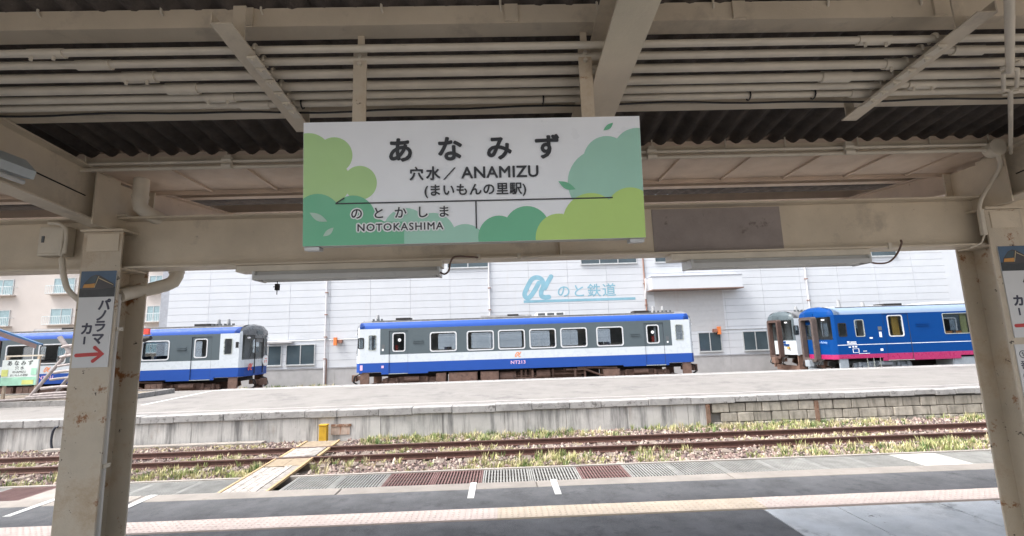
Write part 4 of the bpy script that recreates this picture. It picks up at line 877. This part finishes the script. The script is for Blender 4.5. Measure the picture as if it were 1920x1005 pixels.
# corrugated roof sheets (inner slope and outer slope)
def corr(x0, x1, pts, pitch=.13, amp=.018):
    n = int((x1-x0)/pitch*8); b = MB(); vs = []
    for (y, z) in pts:
        for i in range(n+1): x_ = x0+(x1-x0)*i/n; vs.append((x_, y, z+amp*math.cos(2*math.pi*x_/pitch)))
    m_ = len(pts); f = [(j*(n+1)+i, j*(n+1)+i+1, (j+1)*(n+1)+i+1, (j+1)*(n+1)+i) for j in range(m_-1) for i in range(n)]
    b.add(vs, f); o = part(b, 'roof_sheet', SLATE, smooth=80); sm_ = o.modifiers.new('thick', 'SOLIDIFY'); sm_.thickness = .008; sm_.offset = 1; return o
def rz(y): return rt(y)+.085+.034
x = -9.0; k = 0
while x < 9.4:
    z_ = .004*(k % 2); corr(x, x+.94, [(-.6, rz(-.6)+z_), (1.25, rz(1.25)+z_)]); corr(x, x+.94, [(1.1, rz(1.1)+z_-.006), (3.09, rz(3.09)+z_-.03)])
    corr(x, x+.94, [(3.42, 3.985+z_), (4.85, 4.128+z_)]); x += .91; k += 1
# valley gutter of painted panels with cover strips
gt = MB(); gt.box(-9, 9.5, 2.99, 2.996, 3.835, 3.93); gt.box(-9, 9.5, 3.474, 3.48, 3.80, 4.0); gu = part(gt, 'gutter', WARM)
x = -9.0
while x < 9.4:
    b = MB(); b.box(x+.002, x+.486, 2.998, 3.472, 3.829, 3.834); part(b, 'gutter_panel', WARM, gu)
    b = MB(); b.box(x-.009, x+.009, 3.0, 3.47, 3.815, 3.8285); part(b, 'cover_strip', WARM, gu); x += .488
for (y, zz) in ((3.80, 3.883), (4.50, 3.953)): purlin(y, .075, .07, 'outer_purlin', zz, WARM)
# conduits under the roof
PIPES = [(1.80, .016), (1.872, .017), (1.956, .020), (2.041, .021), (2.112, .018), (2.175, .017)]
random.seed(12)
for k, (y, r_) in enumerate(PIPES):
    z = 4.03-.1*y; b = MB(); b.tube([(-9, y, z), (-3, y, z+.004), (0, y, z), (3, y, z+.003), (9.5, y, z)], r_, 10); cp = part(b, 'conduit', PIPEP, smooth=60)
    for xs in (-1.9+.13*k, 1.55+.12*((k*4) % 6), 4.2):
        b = MB(); b.tube([(xs, y, z), (xs+.14, y, z)], r_*1.28, 10); sl = part(b, 'coupling', PIPEP, cp, smooth=40)
        if k % 2 == 0:
            b = MB()
            for q in (.02, .11): b.tube([(xs+q, y-.012, z-r_*1.2), (xs+q, y-.012, z-r_*1.2-.018)], .006, 6)
            part(b, 'coupling_screw', PIPEP, sl)
for (xb, sd_) in ((-1.045, 1), (1.865, -1)):           # pipe hangers
    b = MB(); za = lambda y: 3.985-.1*y; w_ = .075
    b.add([(xb, 1.60, za(1.6)), (xb+w_, 1.60, za(1.6)), (xb+w_, 2.35, za(2.35)), (xb, 2.35, za(2.35)), (xb, 1.60, za(1.6)+.006), (xb+w_, 1.60, za(1.6)+.006), (xb+w_, 2.35, za(2.35)+.006), (xb, 2.35, za(2.35)+.006)],
          [(0,3,2,1),(4,5,6,7),(0,1,5,4),(1,2,6,5),(2,3,7,6),(3,0,4,7)])
    xl = xb-.0065 if sd_ > 0 else xb+w_+.0005
    b.add([(xl, 1.60, za(1.6)-.0), (xl+.006, 1.60, za(1.6)), (xl+.006, 2.35, za(2.35)), (xl, 2.35, za(2.35)), (xl, 1.60, za(1.6)+.05), (xl+.006, 1.60, za(1.6)+.05), (xl+.006, 2.35, za(2.35)+.05), (xl, 2.35, za(2.35)+.05)],
          [(0,3,2,1),(4,5,6,7),(0,1,5,4),(1,2,6,5),(2,3,7,6),(3,0,4,7)])
    hg = part(b, 'pipe_hanger')
    b = MB(); b.box(xb+.015, xb+.065, 1.70, 1.706, za(1.7)+.007, rt(1.8)+.02); part(b, 'hanger_strap', BEIGE, hg); b = MB(); b.box(xb+.015, xb+.065, 2.33, 2.336, za(2.33)+.007, rt(2.41)+.02); part(b, 'hanger_strap', BEIGE, hg)
    for (y, r_) in PIPES:
        xs = xb+w_-.03 if sd_ > 0 else xb; z = 4.03-.1*y; b = MB()
        b.tube([(xs+.015, y+math.cos(a)*(r_+.006), z+math.sin(a)*(r_+.006)) for a in np.linspace(-.4, math.pi+.4, 9)], .006, 6)
        b.box(xs-.004, xs+.036, y-r_-.018, y+r_+.018, za(y)-.012, za(y)-.001); b.tube([(xs+.016, y-r_-.01, za(y)-.02), (xs+.016, y-r_-.01, za(y)-.0125)], .007, 6); part(b, 'pipe_saddle', PIPEP, hg, smooth=50)
# black cable clipped under the last conduit
b = MB(); b.tube([(x_, 2.215+.004*math.sin(x_*5), 3.796+.006*math.sin(x_*2.3)+.004*math.sin(x_*9)) for x_ in np.linspace(-6, 7, 90)], .005, 6); cb = part(b, 'cable', BLACKR, smooth=60)
for xx in (-.95, .235, 1.27, 1.6):
    b = MB(); b.tube([(xx, 2.175+.022*math.cos(a), 3.8125+.024*math.sin(a)) for a in np.linspace(0, 6.28, 10)], .004, 5); part(b, 'cable_tie', BLACKR, cb)
# slim conduits beside the gutter and their junction box
for (y, z, r_) in ((2.95, 3.846, .012), (2.955, 3.808, .013)):
    b = MB(); b.tube([(-9, y, z), (-1, y, z-.002), (3.36, y, z-.001)], r_, 8); sc = part(b, 'slim_conduit', PIPEP, smooth=60)
for xx in (-1.75, .2, 1.02, 2.35):
    b = MB(); b.box(xx-.02, xx+.02, 2.93, 2.938, 3.79, 3.88); b.tube([(xx-.03, 2.935, 3.845), (xx+.03, 2.935, 3.845)], .019, 8); b.tube([(xx-.03, 2.935, 3.807), (xx+.03, 2.935, 3.807)], .02, 8); part(b, 'conduit_clip', PIPEP, smooth=40)
jb = MB(); jb.tube([(3.36, 2.92, 3.815), (3.36, 2.98, 3.815)], .058, 16); J = part(jb, 'junction_box', PIPEP, smooth=40)
b = MB(); b.tube(catmull([(3.38, 2.95, 3.77), (3.46, 3.02, 3.72), (3.45, 3.07, 3.64), (3.37, 3.09, 3.52), (3.345, 3.1, 3.45), (3.345, 3.1, 3.42)], 5), .013, 8); part(b, 'down_conduit', PIPEP, J, smooth=60)
b = MB(); b.tube([(3.345, 3.1, 3.43), (3.342, 3.1, 3.25)], .019, 8); part(b, 'conduit_sleeve', PIPEP, J, smooth=40)
b = MB(); b.tube(catmull([(3.342, 3.1, 3.25), (3.33, 3.12, 3.2), (3.27, 3.14, 3.17)], 5), .006, 6); part(b, 'cable_end', PIPEP, J, smooth=60)
# brace rod with turnbuckle in the plane of the roof
A_, B_ = Vector((3.49, 2.965, 3.785)), Vector((1.05, .76, 3.745)); D_ = B_-A_
def on(t): return A_+D_*t
rod = MB(); rod.tube([on(0), on(.40)], .0105, 8); rod.tube([on(.475), on(1)], .015, 8); rd = part(rod, 'brace_rod', PIPEP, smooth=50)
dn = D_.normalized(); sdv = dn.cross(Vector((0, 0, 1))).normalized(); tb_ = MB()
loop = []
for s_, t0_, t1_ in ((1, .405, .475), (-1, .475, .405)):
    loop += [on(t0_)+sdv*s_*.022+dn*.0, on(t1_)+sdv*s_*.022]
loop2 = [on(.397), on(.405)+sdv*.022, on(.475)+sdv*.022, on(.485), on(.475)-sdv*.022, on(.405)-sdv*.022, on(.397)]
tb_.tube(loop2, .0085, 8); tb_.tube([on(.38)-sdv*.028, on(.385)+sdv*.028], .009, 6); tb_.tube([on(.50)-sdv*.03, on(.495)+sdv*.03], .009, 6); part(tb_, 'turnbuckle', PIPEP, rd, smooth=50)
# rain pipe from the gutter down into the left column
b = MB(); pts = [(-2.49, 3.2, 3.83), (-2.49, 3.2, 3.66), (-2.485, 3.205, 3.625), (-2.46, 3.23, 3.595), (-2.42, 3.3, 3.565), (-2.42, 3.45, 3.54), (-2.44, 3.53, 3.46), (-2.44, 3.55, 3.3), (-2.44, 3.55, 3.19), (-2.455, 3.54, 3.145), (-2.49, 3.52, 3.12), (-2.56, 3.46, 3.085), (-2.62, 3.38, 3.055), (-2.63, 3.27, 3.02)]
b.tube(pts, .047, 12); rp_ = part(b, 'rain_pipe', PIPEP, smooth=60)
b = MB(); b.tube([(-2.49, 3.2, 3.69), (-2.49, 3.2, 3.71)], .051, 12); part(b, 'pipe_joint', PIPEP, rp_, smooth=40); b = MB(); b.tube([(-2.44, 3.55, 3.23), (-2.44, 3.55, 3.21)], .052, 12); part(b, 'pipe_joint', PIPEP, rp_, smooth=40)
b = MB(); b.tube([(-2.625, 3.26, 3.03), (-2.625, 3.26, 2.6), (-2.61, 3.26, P1)], .021, 10); vp = part(b, 'vertical_pipe', mat('white_pipe', (.62, .60, .56), .4, var=.08, spots=[((.35, .2, .12), 12, .66, .72)]), smooth=60)
for zz in (2.78, 1.9): b = MB(); b.box(-2.65, -2.59, 3.232, 3.288, zz, zz+.025); part(b, 'pipe_clip', PIPEP, vp)
# ================================================================== things fixed to the canopy
# ---- fluorescent lamps under the girder
def lamp(xa, xb, label, cable, pull):
    t = thing('fluorescent_lamp', ((xa+xb)/2, 3.29, 3.2), label, 'lamp', 'lamps under the girder')
    b = MB(); b.box(xa-.13, xb+.02, 3.225, 3.355, 3.157, 3.199); b.build('mounting_batten', PIPEP, t)
    b = MB(); b.prism([(3.215, 3.128), (3.365, 3.128), (3.345, 3.156), (3.235, 3.156)], 'x', xa, xb); b.prism([(3.205, 3.098), (3.222, 3.098), (3.222, 3.1275), (3.205, 3.1275)], 'x', xa, xb); b.prism([(3.358, 3.098), (3.375, 3.098), (3.375, 3.1275), (3.358, 3.1275)], 'x', xa, xb)
    o = b.build('reflector', LAMPW, t)
    b = MB(); b.box(xa-.004, xa+.012, 3.203, 3.377, 3.094, 3.154); b.build('end_cap', LAMPW, t); b = MB(); b.box(xb-.012, xb+.004, 3.203, 3.377, 3.094, 3.154); b.build('end_cap', LAMPW, t)
    b = MB(); b.tube([(xa+.03, 3.29, 3.108), (xb-.03, 3.29, 3.108)], .014, 10); b.build('tube', mat('lamp_tube', (.75, .76, .74), .3), t, smooth=50)
    b = MB(); b.tube(catmull(cable, 6), .0065, 6); b.build('cable', mat('brown_cable', (.16, .10, .08), .6), t, smooth=60)
    if pull:
        b = MB(); b.box(xa+.115, xa+.14, 3.28, 3.305, 3.03, 3.075); b.tube([(xa+.127, 3.292, 3.1), (xa+.127, 3.292, 3.0)], .003, 5); b.tube([(xa+.10, 3.292, 3.055), (xa+.127, 3.292, 3.055)], .003, 5); b.build('pull_switch', TBLK, t)
lamp(-1.69, -.426, 'unlit fluorescent lamp under the girder, left of the two, with pull switch', [(-.425, 3.25, 3.12), (-.39, 3.25, 3.105), (-.36, 3.24, 3.13), (-.345, 3.21, 3.18), (-.31, 3.19, 3.215), (-.2, 3.19, 3.21), (-.15, 3.19, 3.205)], True)
lamp(1.335, 2.61, 'unlit fluorescent lamp under the girder, right of the two', [(2.612, 3.25, 3.115), (2.68, 3.25, 3.095), (2.76, 3.24, 3.10), (2.81, 3.22, 3.15), (2.83, 3.19, 3.22), (2.84, 3.2, 3.25)], False)
t = thing('fluorescent_lamp', (-2.6, 2.0, 3.6), 'pale blue grey lamp on the side of the left rafter', 'lamp')
b = MB(); b.prism([(-2.63, 3.60), (-2.545, 3.585), (-2.535, 3.63), (-2.60, 3.70), (-2.63, 3.70)], 'y', 1.2, 2.52); b.build('lamp_body', mat('pale_blue_lamp', (.55, .61, .63), .4), t)
b = MB(); b.tube([(-2.58, 2.0, 3.58), (-2.58, 2.5, 3.565)], .014, 8); b.build('lamp_tube', LAMPW, t, smooth=50)
# ---- switch box left of the column
sx_ = thing('switch_box', (-3.05, 3.2, 3.4), 'small beige switch box with conduits left of the left column', 'switch box')
b = MB(); b.box(-3.15, -2.965, 3.2, 3.275, 3.30, 3.505); o = b.build('box_body', PIPEP, sx_); bv = o.modifiers.new('bevel', 'BEVEL'); bv.width = .008; bv.segments = 2
b = MB(); b.box(-3.135, -2.985, 3.192, 3.1995, 3.315, 3.49); o = b.build('door', PIPEP, sx_); b = MB(); b.box(-3.115, -3.1, 3.186, 3.1918, 3.39, 3.435); b.build('latch', TDARK, o)
b = MB()
b.tube(catmull([(-3.06, 3.17, 3.52), (-2.98, 3.16, 3.51), (-2.925, 3.15, 3.47), (-2.915, 3.15, 3.40), (-2.915, 3.15, 3.30)], 5), .012, 8); b.tube([(-2.955, 3.17, 3.5), (-2.96, 3.17, 3.29)], .010, 8); b.tube([(-2.93, 3.17, 3.45), (-2.955, 3.17, 3.25)], .006, 6)
b.tube(catmull([(-2.93, 3.15, 3.27), (-2.905, 3.14, 3.19), (-2.885, 3.14, 3.12), (-2.86, 3.15, 3.05), (-2.80, 3.19, 2.97)], 5), .017, 8); b.build('conduit', PIPEP, sx_, smooth=60)
# ---- big hanging station name sign
SW = 1.406; SHT = .52; sc_ = Vector((-.0985, 1.87, 3.294)); tilt = math.atan2(.036, .516)
sg = thing('station_name_sign', (sc_.x, sc_.y+.03, sc_.z+SHT/2), 'wide white and green hanging station name sign reading あなみず ANAMIZU', 'sign')
ax, az = Vector((1, 0, 0)), Vector((0, -math.sin(tilt), math.cos(tilt))); an = Vector((0, -math.cos(tilt), -math.sin(tilt)))   # an: towards the viewer
def sp(u, v, off=0):                               # u right, v up, from the centre of the face
    return sc_ + ax*u + az*v + an*off
def zpx(x, y):                                     # enlarged-photo pixel of the sign -> (u, v)
    yt = 138-.0262*(x-80); yb = 768-.0316*(x-70); v = (y-yt)/(yb-yt); xl = 80-10*v; xr = 1810+38*v
    return ((x-xl)/(xr-xl)-.5)*SW, (.5-v)*SHT
SWHITE = mat('sign_white', (.86, .89, .93), .35, var=.03, scale=3); SIDE = mat('sign_side', (.45, .42, .36), .5)
b = MB(); vs = [sp(u, v, o_) for o_ in (0, -.06) for u, v in ((-SW/2, -SHT/2), (SW/2, -SHT/2), (SW/2, SHT/2), (-SW/2, SHT/2))]
b.add(vs, [(0, 1, 2, 3)], 0); b.add(vs, [(4, 7, 6, 5), (0, 4, 5, 1), (1, 5, 6, 2), (2, 6, 7, 3), (3, 7, 4, 0)], 1); face = b.build('sign_panel', [SWHITE, SIDE], sg)
def clip(poly):
    for ax_, s_, lim in ((0, 1, SW/2-.001), (0, -1, SW/2-.001), (1, 1, SHT/2-.001), (1, -1, SHT/2-.001)):
        out = []
        for i in range(len(poly)):
            p, q = poly[i], poly[(i+1) % len(poly)]; a, c = s_*p[ax_], s_*q[ax_]
            if a <= lim: out.append(p)
            if (a <= lim) != (c <= lim): t_ = (lim-a)/(c-a); out.append((p[0]+(q[0]-p[0])*t_, p[1]+(q[1]-p[1])*t_))
        poly = out
        if not poly: return []
    return poly
LAY = [0]
def blob(shapes, mt, nm='cloud_print'):
    mb = MB()
    for s_ in shapes:
        LAY[0] += 1; off = .0001*LAY[0]+.0003
        if s_[0] == 'c': poly = [zpx(s_[1]+s_[3]*math.cos(a), s_[2]+s_[3]*math.sin(a)) for a in np.linspace(0, 2*math.pi, 40, endpoint=False)]
        elif s_[0] == 'r': poly = [zpx(s_[1], s_[2]), zpx(s_[3], s_[2]), zpx(s_[3], s_[4]), zpx(s_[1], s_[4])]
        else:                                     # leaf: from point to point with a belly
            p, q = Vector(s_[1:3]), Vector(s_[3:5]); n_ = Vector((-(q-p).y, (q-p).x))*s_[5]
            poly = [p.lerp(q, t_)+n_*math.sin(math.pi*t_) for t_ in np.linspace(0, 1, 9)]+[p.lerp(q, t_)-n_*math.sin(math.pi*t_)*.7 for t_ in np.linspace(1, 0, 9)[1:-1]]; poly = [zpx(*v_) for v_ in poly]
        poly = clip(poly)
        if len(poly) > 2: mb.add([sp(u, v, off) for u, v in poly], [tuple(range(len(poly)))])
    return mb.build(nm, mt, face)
SG1 = mat('print_leaf_green', (.44, .68, .30), .4, var=.03); SG2 = mat('print_teal_green', (.16, .50, .30), .4, var=.03); SG3 = mat('print_pale_teal', (.36, .64, .52), .4, var=.03); SG4 = mat('print_yellow_green2', (.48, .70, .20), .4, var=.03); SG5 = mat('print_pale_leaf', (.48, .66, .56), .4)
blob([('c', 105, 310, 118), ('c', 235, 305, 92), ('c', 365, 445, 86), ('c', 190, 440, 125), ('r', 60, 310, 200, 560)], SG1)
blob([('c', 1605, 435, 168), ('c', 1640, 320, 122), ('c', 1800, 285, 130), ('r', 1690, 300, 1850, 520)], SG3)
blob([('c', 600, 690, 118), ('c', 740, 710, 115), ('c', 905, 760, 110), ('r', 560, 690, 1000, 790)], SG3)
blob([('c', 150, 625, 122), ('c', 330, 625, 115), ('r', 55, 640, 590, 790), ('c', 440, 705, 80)], SG2)
blob([('c', 1080, 715, 108), ('c', 1225, 680, 122), ('r', 980, 700, 1300, 780)], SG2)
blob([('c', 1390, 715, 120), ('c', 1560, 640, 150), ('c', 1765, 590, 130), ('r', 1330, 650, 1860, 780), ('r', 1560, 560, 1860, 660)], SG4)
for q_, mt_ in ((('l', 1622, 170, 1672, 130, .22), SG2), (('l', 1388, 432, 1478, 472, .2), SG2), (('l', 108, 598, 198, 642, .2), SG5), (('l', 176, 716, 230, 672, .22), SG5)): blob([q_], mt_, 'leaf_print')
SINK = mat('sign_ink', (.022, .024, .03), .4, var=.02); HALO = mat('sign_halo', (.80, .83, .84), .4, var=.02)
srot = (R(90)-0, 0, 0)
def stext(s_, px, x, y, bold, mt=SINK, lay=.0045, space=1., sx=1.):
    u, v = zpx(x, y); p = sp(u, v, lay); o = text(s_, px/1740*SW, p, mt, face, bold, space=space, sx=sx, thick=.0002); o.rotation_euler = (R(90)+tilt, 0, R(.0)); return o
for ch, x in zip('あなみず', (573, 826, 1080, 1330)): stext(ch, 137, x, 288-.030*(x-573), .032)
stext('穴', 74, 655, 404, .028); stext('水', 74, 740, 401, .028); stext('ANAMIZU', 84, 1087, 390, .022, space=1.05, sx=1.02)
sl = MB(); u0, v0 = zpx(795, 428); u1, v1 = zpx(852, 366); sl_ = MB()
sl.add([sp(u0-.003, v0, .0045), sp(u0+.004, v0, .0045), sp(u1+.004, v1, .0045), sp(u1-.003, v1, .0045)], [(0, 1, 2, 3)]); sl.build('lettering', SINK, face)
stext('(まいもんの里駅)', 66, 958, 480, .022, space=1.08)
for ch, x in zip('のとかしま', (348, 460, 572, 685, 795)):
    stext(ch, 64, x, 606-.03*(x-348), .12, HALO, .0039); stext(ch, 64, x, 606-.03*(x-348), .02)
stext('NOTOKASHIMA', 52, 570, 668, .16, HALO, .0037, space=1.16, sx=1.04); stext('NOTOKASHIMA', 52, 570, 668, .018, space=1.16, sx=1.04)
ln = MB()
for a, c, w_ in (((240, 553), (1672, 513), .0055), ((243, 551), (286, 524), .0055), ((960, 534), (963, 673), .0055)):
    pa, pb = Vector(zpx(*a)), Vector(zpx(*c)); dd = (pb-pa).normalized(); nn = Vector((-dd.y, dd.x))*w_/2
    ln.add([sp(*(q), .0043+.0001*w_) for q in (pa+nn, pa-nn, pb-nn, pb+nn)], [(0, 1, 2, 3)])
ln.build('arrow_line', SINK, face)
for xs in (-.5755, .39):
    b = MB(); b.box(xs-.014, xs+.014, 1.868, 1.874, 3.85, rt(1.8)+.0); b.box(xs-.028, xs+.028, 1.858, 1.866, 3.50, 3.875); h1 = b.build('hanger_bar', BEIGE2, sg)
    b = MB()
    for zz in (3.85, 3.815): b.tube([(xs, 1.846, zz), (xs, 1.858, zz)], .009, 8)
    b.build('bolt', PIPEP, h1, smooth=40)
for s_ in (-1, 1):
    b = MB(); u = s_*(SW/2-.035); ps = [sp(u-.03, -SHT/2-.002, -.05), sp(u+.03, -SHT/2-.002, -.05), sp(u+.03, -SHT/2-.002, -.005), sp(u-.03, -SHT/2-.002, -.005)]
    b.add(ps+[p-az*.014 for p in ps], [(0, 1, 2, 3), (7, 6, 5, 4), (0, 4, 5, 1), (1, 5, 6, 2), (2, 6, 7, 3), (3, 7, 4, 0)]); b.build('corner_bracket', GALV, sg)
# ---- direction plates on the columns
PLW = mat('plate_white', (.62, .63, .64), .35, var=.03); NAVY = mat('navy_ink', (.025, .028, .06), .4); REDI = mat('red_ink', (.50, .03, .03), .4)
PSKY = mat('photo_sky', (.055, .11, .19), .4, var=.2, scale=6); PGND = mat('photo_ground', (.02, .025, .03), .4, var=.3, scale=30); PTR = mat('photo_train_dark', (.05, .045, .05), .4); PGL = mat('photo_glass', (.03, .06, .08), .3); POR = mat('photo_orange', (.55, .26, .05), .4); PYE = mat('photo_yellow', (.5, .42, .25), .4)
def plate(cx, label):
    t = thing('direction_plate', (cx, 3.15, 2.85), label, 'sign', 'direction plates on the columns'); xl, xr = cx-.112, cx+.118; z0, z1 = 2.545, 3.177; yf = 3.153
    b = MB(); b.box(xl, xr, yf, 3.1596, z0, z1); p = b.build('plate_sheet', PLW, t)
    w_ = xr-xl; zs = 3.003
    def q(pts, mt, off, nm): m_ = MB(); m_.add([(xl+a*w_, yf-off, zs+c*(z1-zs)) for a, c in pts], [tuple(range(len(pts)))]); return m_.build(nm, mt, pic)
    b = MB(); b.box(xl, xr, yf-.0012, yf-.0002, zs, z1); pic = b.build('printed_photo', PSKY, p)
    q([(0, 0), (1, 0), (1, .38), (0, .34)], PGND, .0018, 'print_ground')
    q([(.06, .30), (.42, .28), (.95, .34), (.97, .48), (.55, .82), (.42, .86), (.28, .78), (.10, .50)], PTR, .0024, 'print_train')
    q([(.14, .52), (.40, .54), (.48, .78), (.40, .82), (.29, .76)], PGL, .003, 'print_windscreen')
    q([(.09, .36), (.41, .36), (.43, .52), (.12, .49)], POR, .0036, 'print_front'); q([(.41, .36), (.43, .36), (.53, .80), (.505, .80)], PYE, .0042, 'print_pillar'); q([(.53, .7), (.95, .44), (.95, .46), (.53, .74)], PYE, .0048, 'print_band')
    for ch, a, z in (('パ', .70, 2.945), ('ノ', .66, 2.875), ('ラ', .64, 2.805), ('マ', .61, 2.725), ('カ', .28, 2.79)): text(ch, .082, (xl+(a+.04)*w_, yf-.0006, z), NAVY, p, .042)
    b = MB(); b.box(xl+.26*w_, xl+.31*w_, yf-.0012, yf-.0002, 2.695, 2.745); b.build('lettering', NAVY, p)
    b = MB()
    stroke_mesh(b, [(xl+.10*w_, 2.625), (xl+.80*w_, 2.63)], .024, lambda v_: (v_.x, yf-.0006, v_.y)); stroke_mesh(b, [(xl+.60*w_, 2.672), (xl+.83*w_, 2.63), (xl+.58*w_, 2.586)], .024, lambda v_: (v_.x, yf-.0012, v_.y)); b.build('arrow', REDI, p)
    return t
plate(CXL, 'white panorama car direction plate with red arrow on the left column'); plate(CXR+.02, 'white panorama car direction plate with red arrow on the right column')
t = thing('notice_plate', (CXR, 3.15, 2.2), 'plain white notice plate below the direction plate on the right column', 'sign')
b = MB(); b.box(CXR-.105, CXR+.12, 3.153, 3.1596, 1.95, 2.50); p = b.build('plate_sheet', PLW, t)
for ch, z in (('①', 2.43), ('番', 2.36), ('の', 2.29)): text(ch, .06, (CXR-.06, 3.1524, z), NAVY, p, .01)
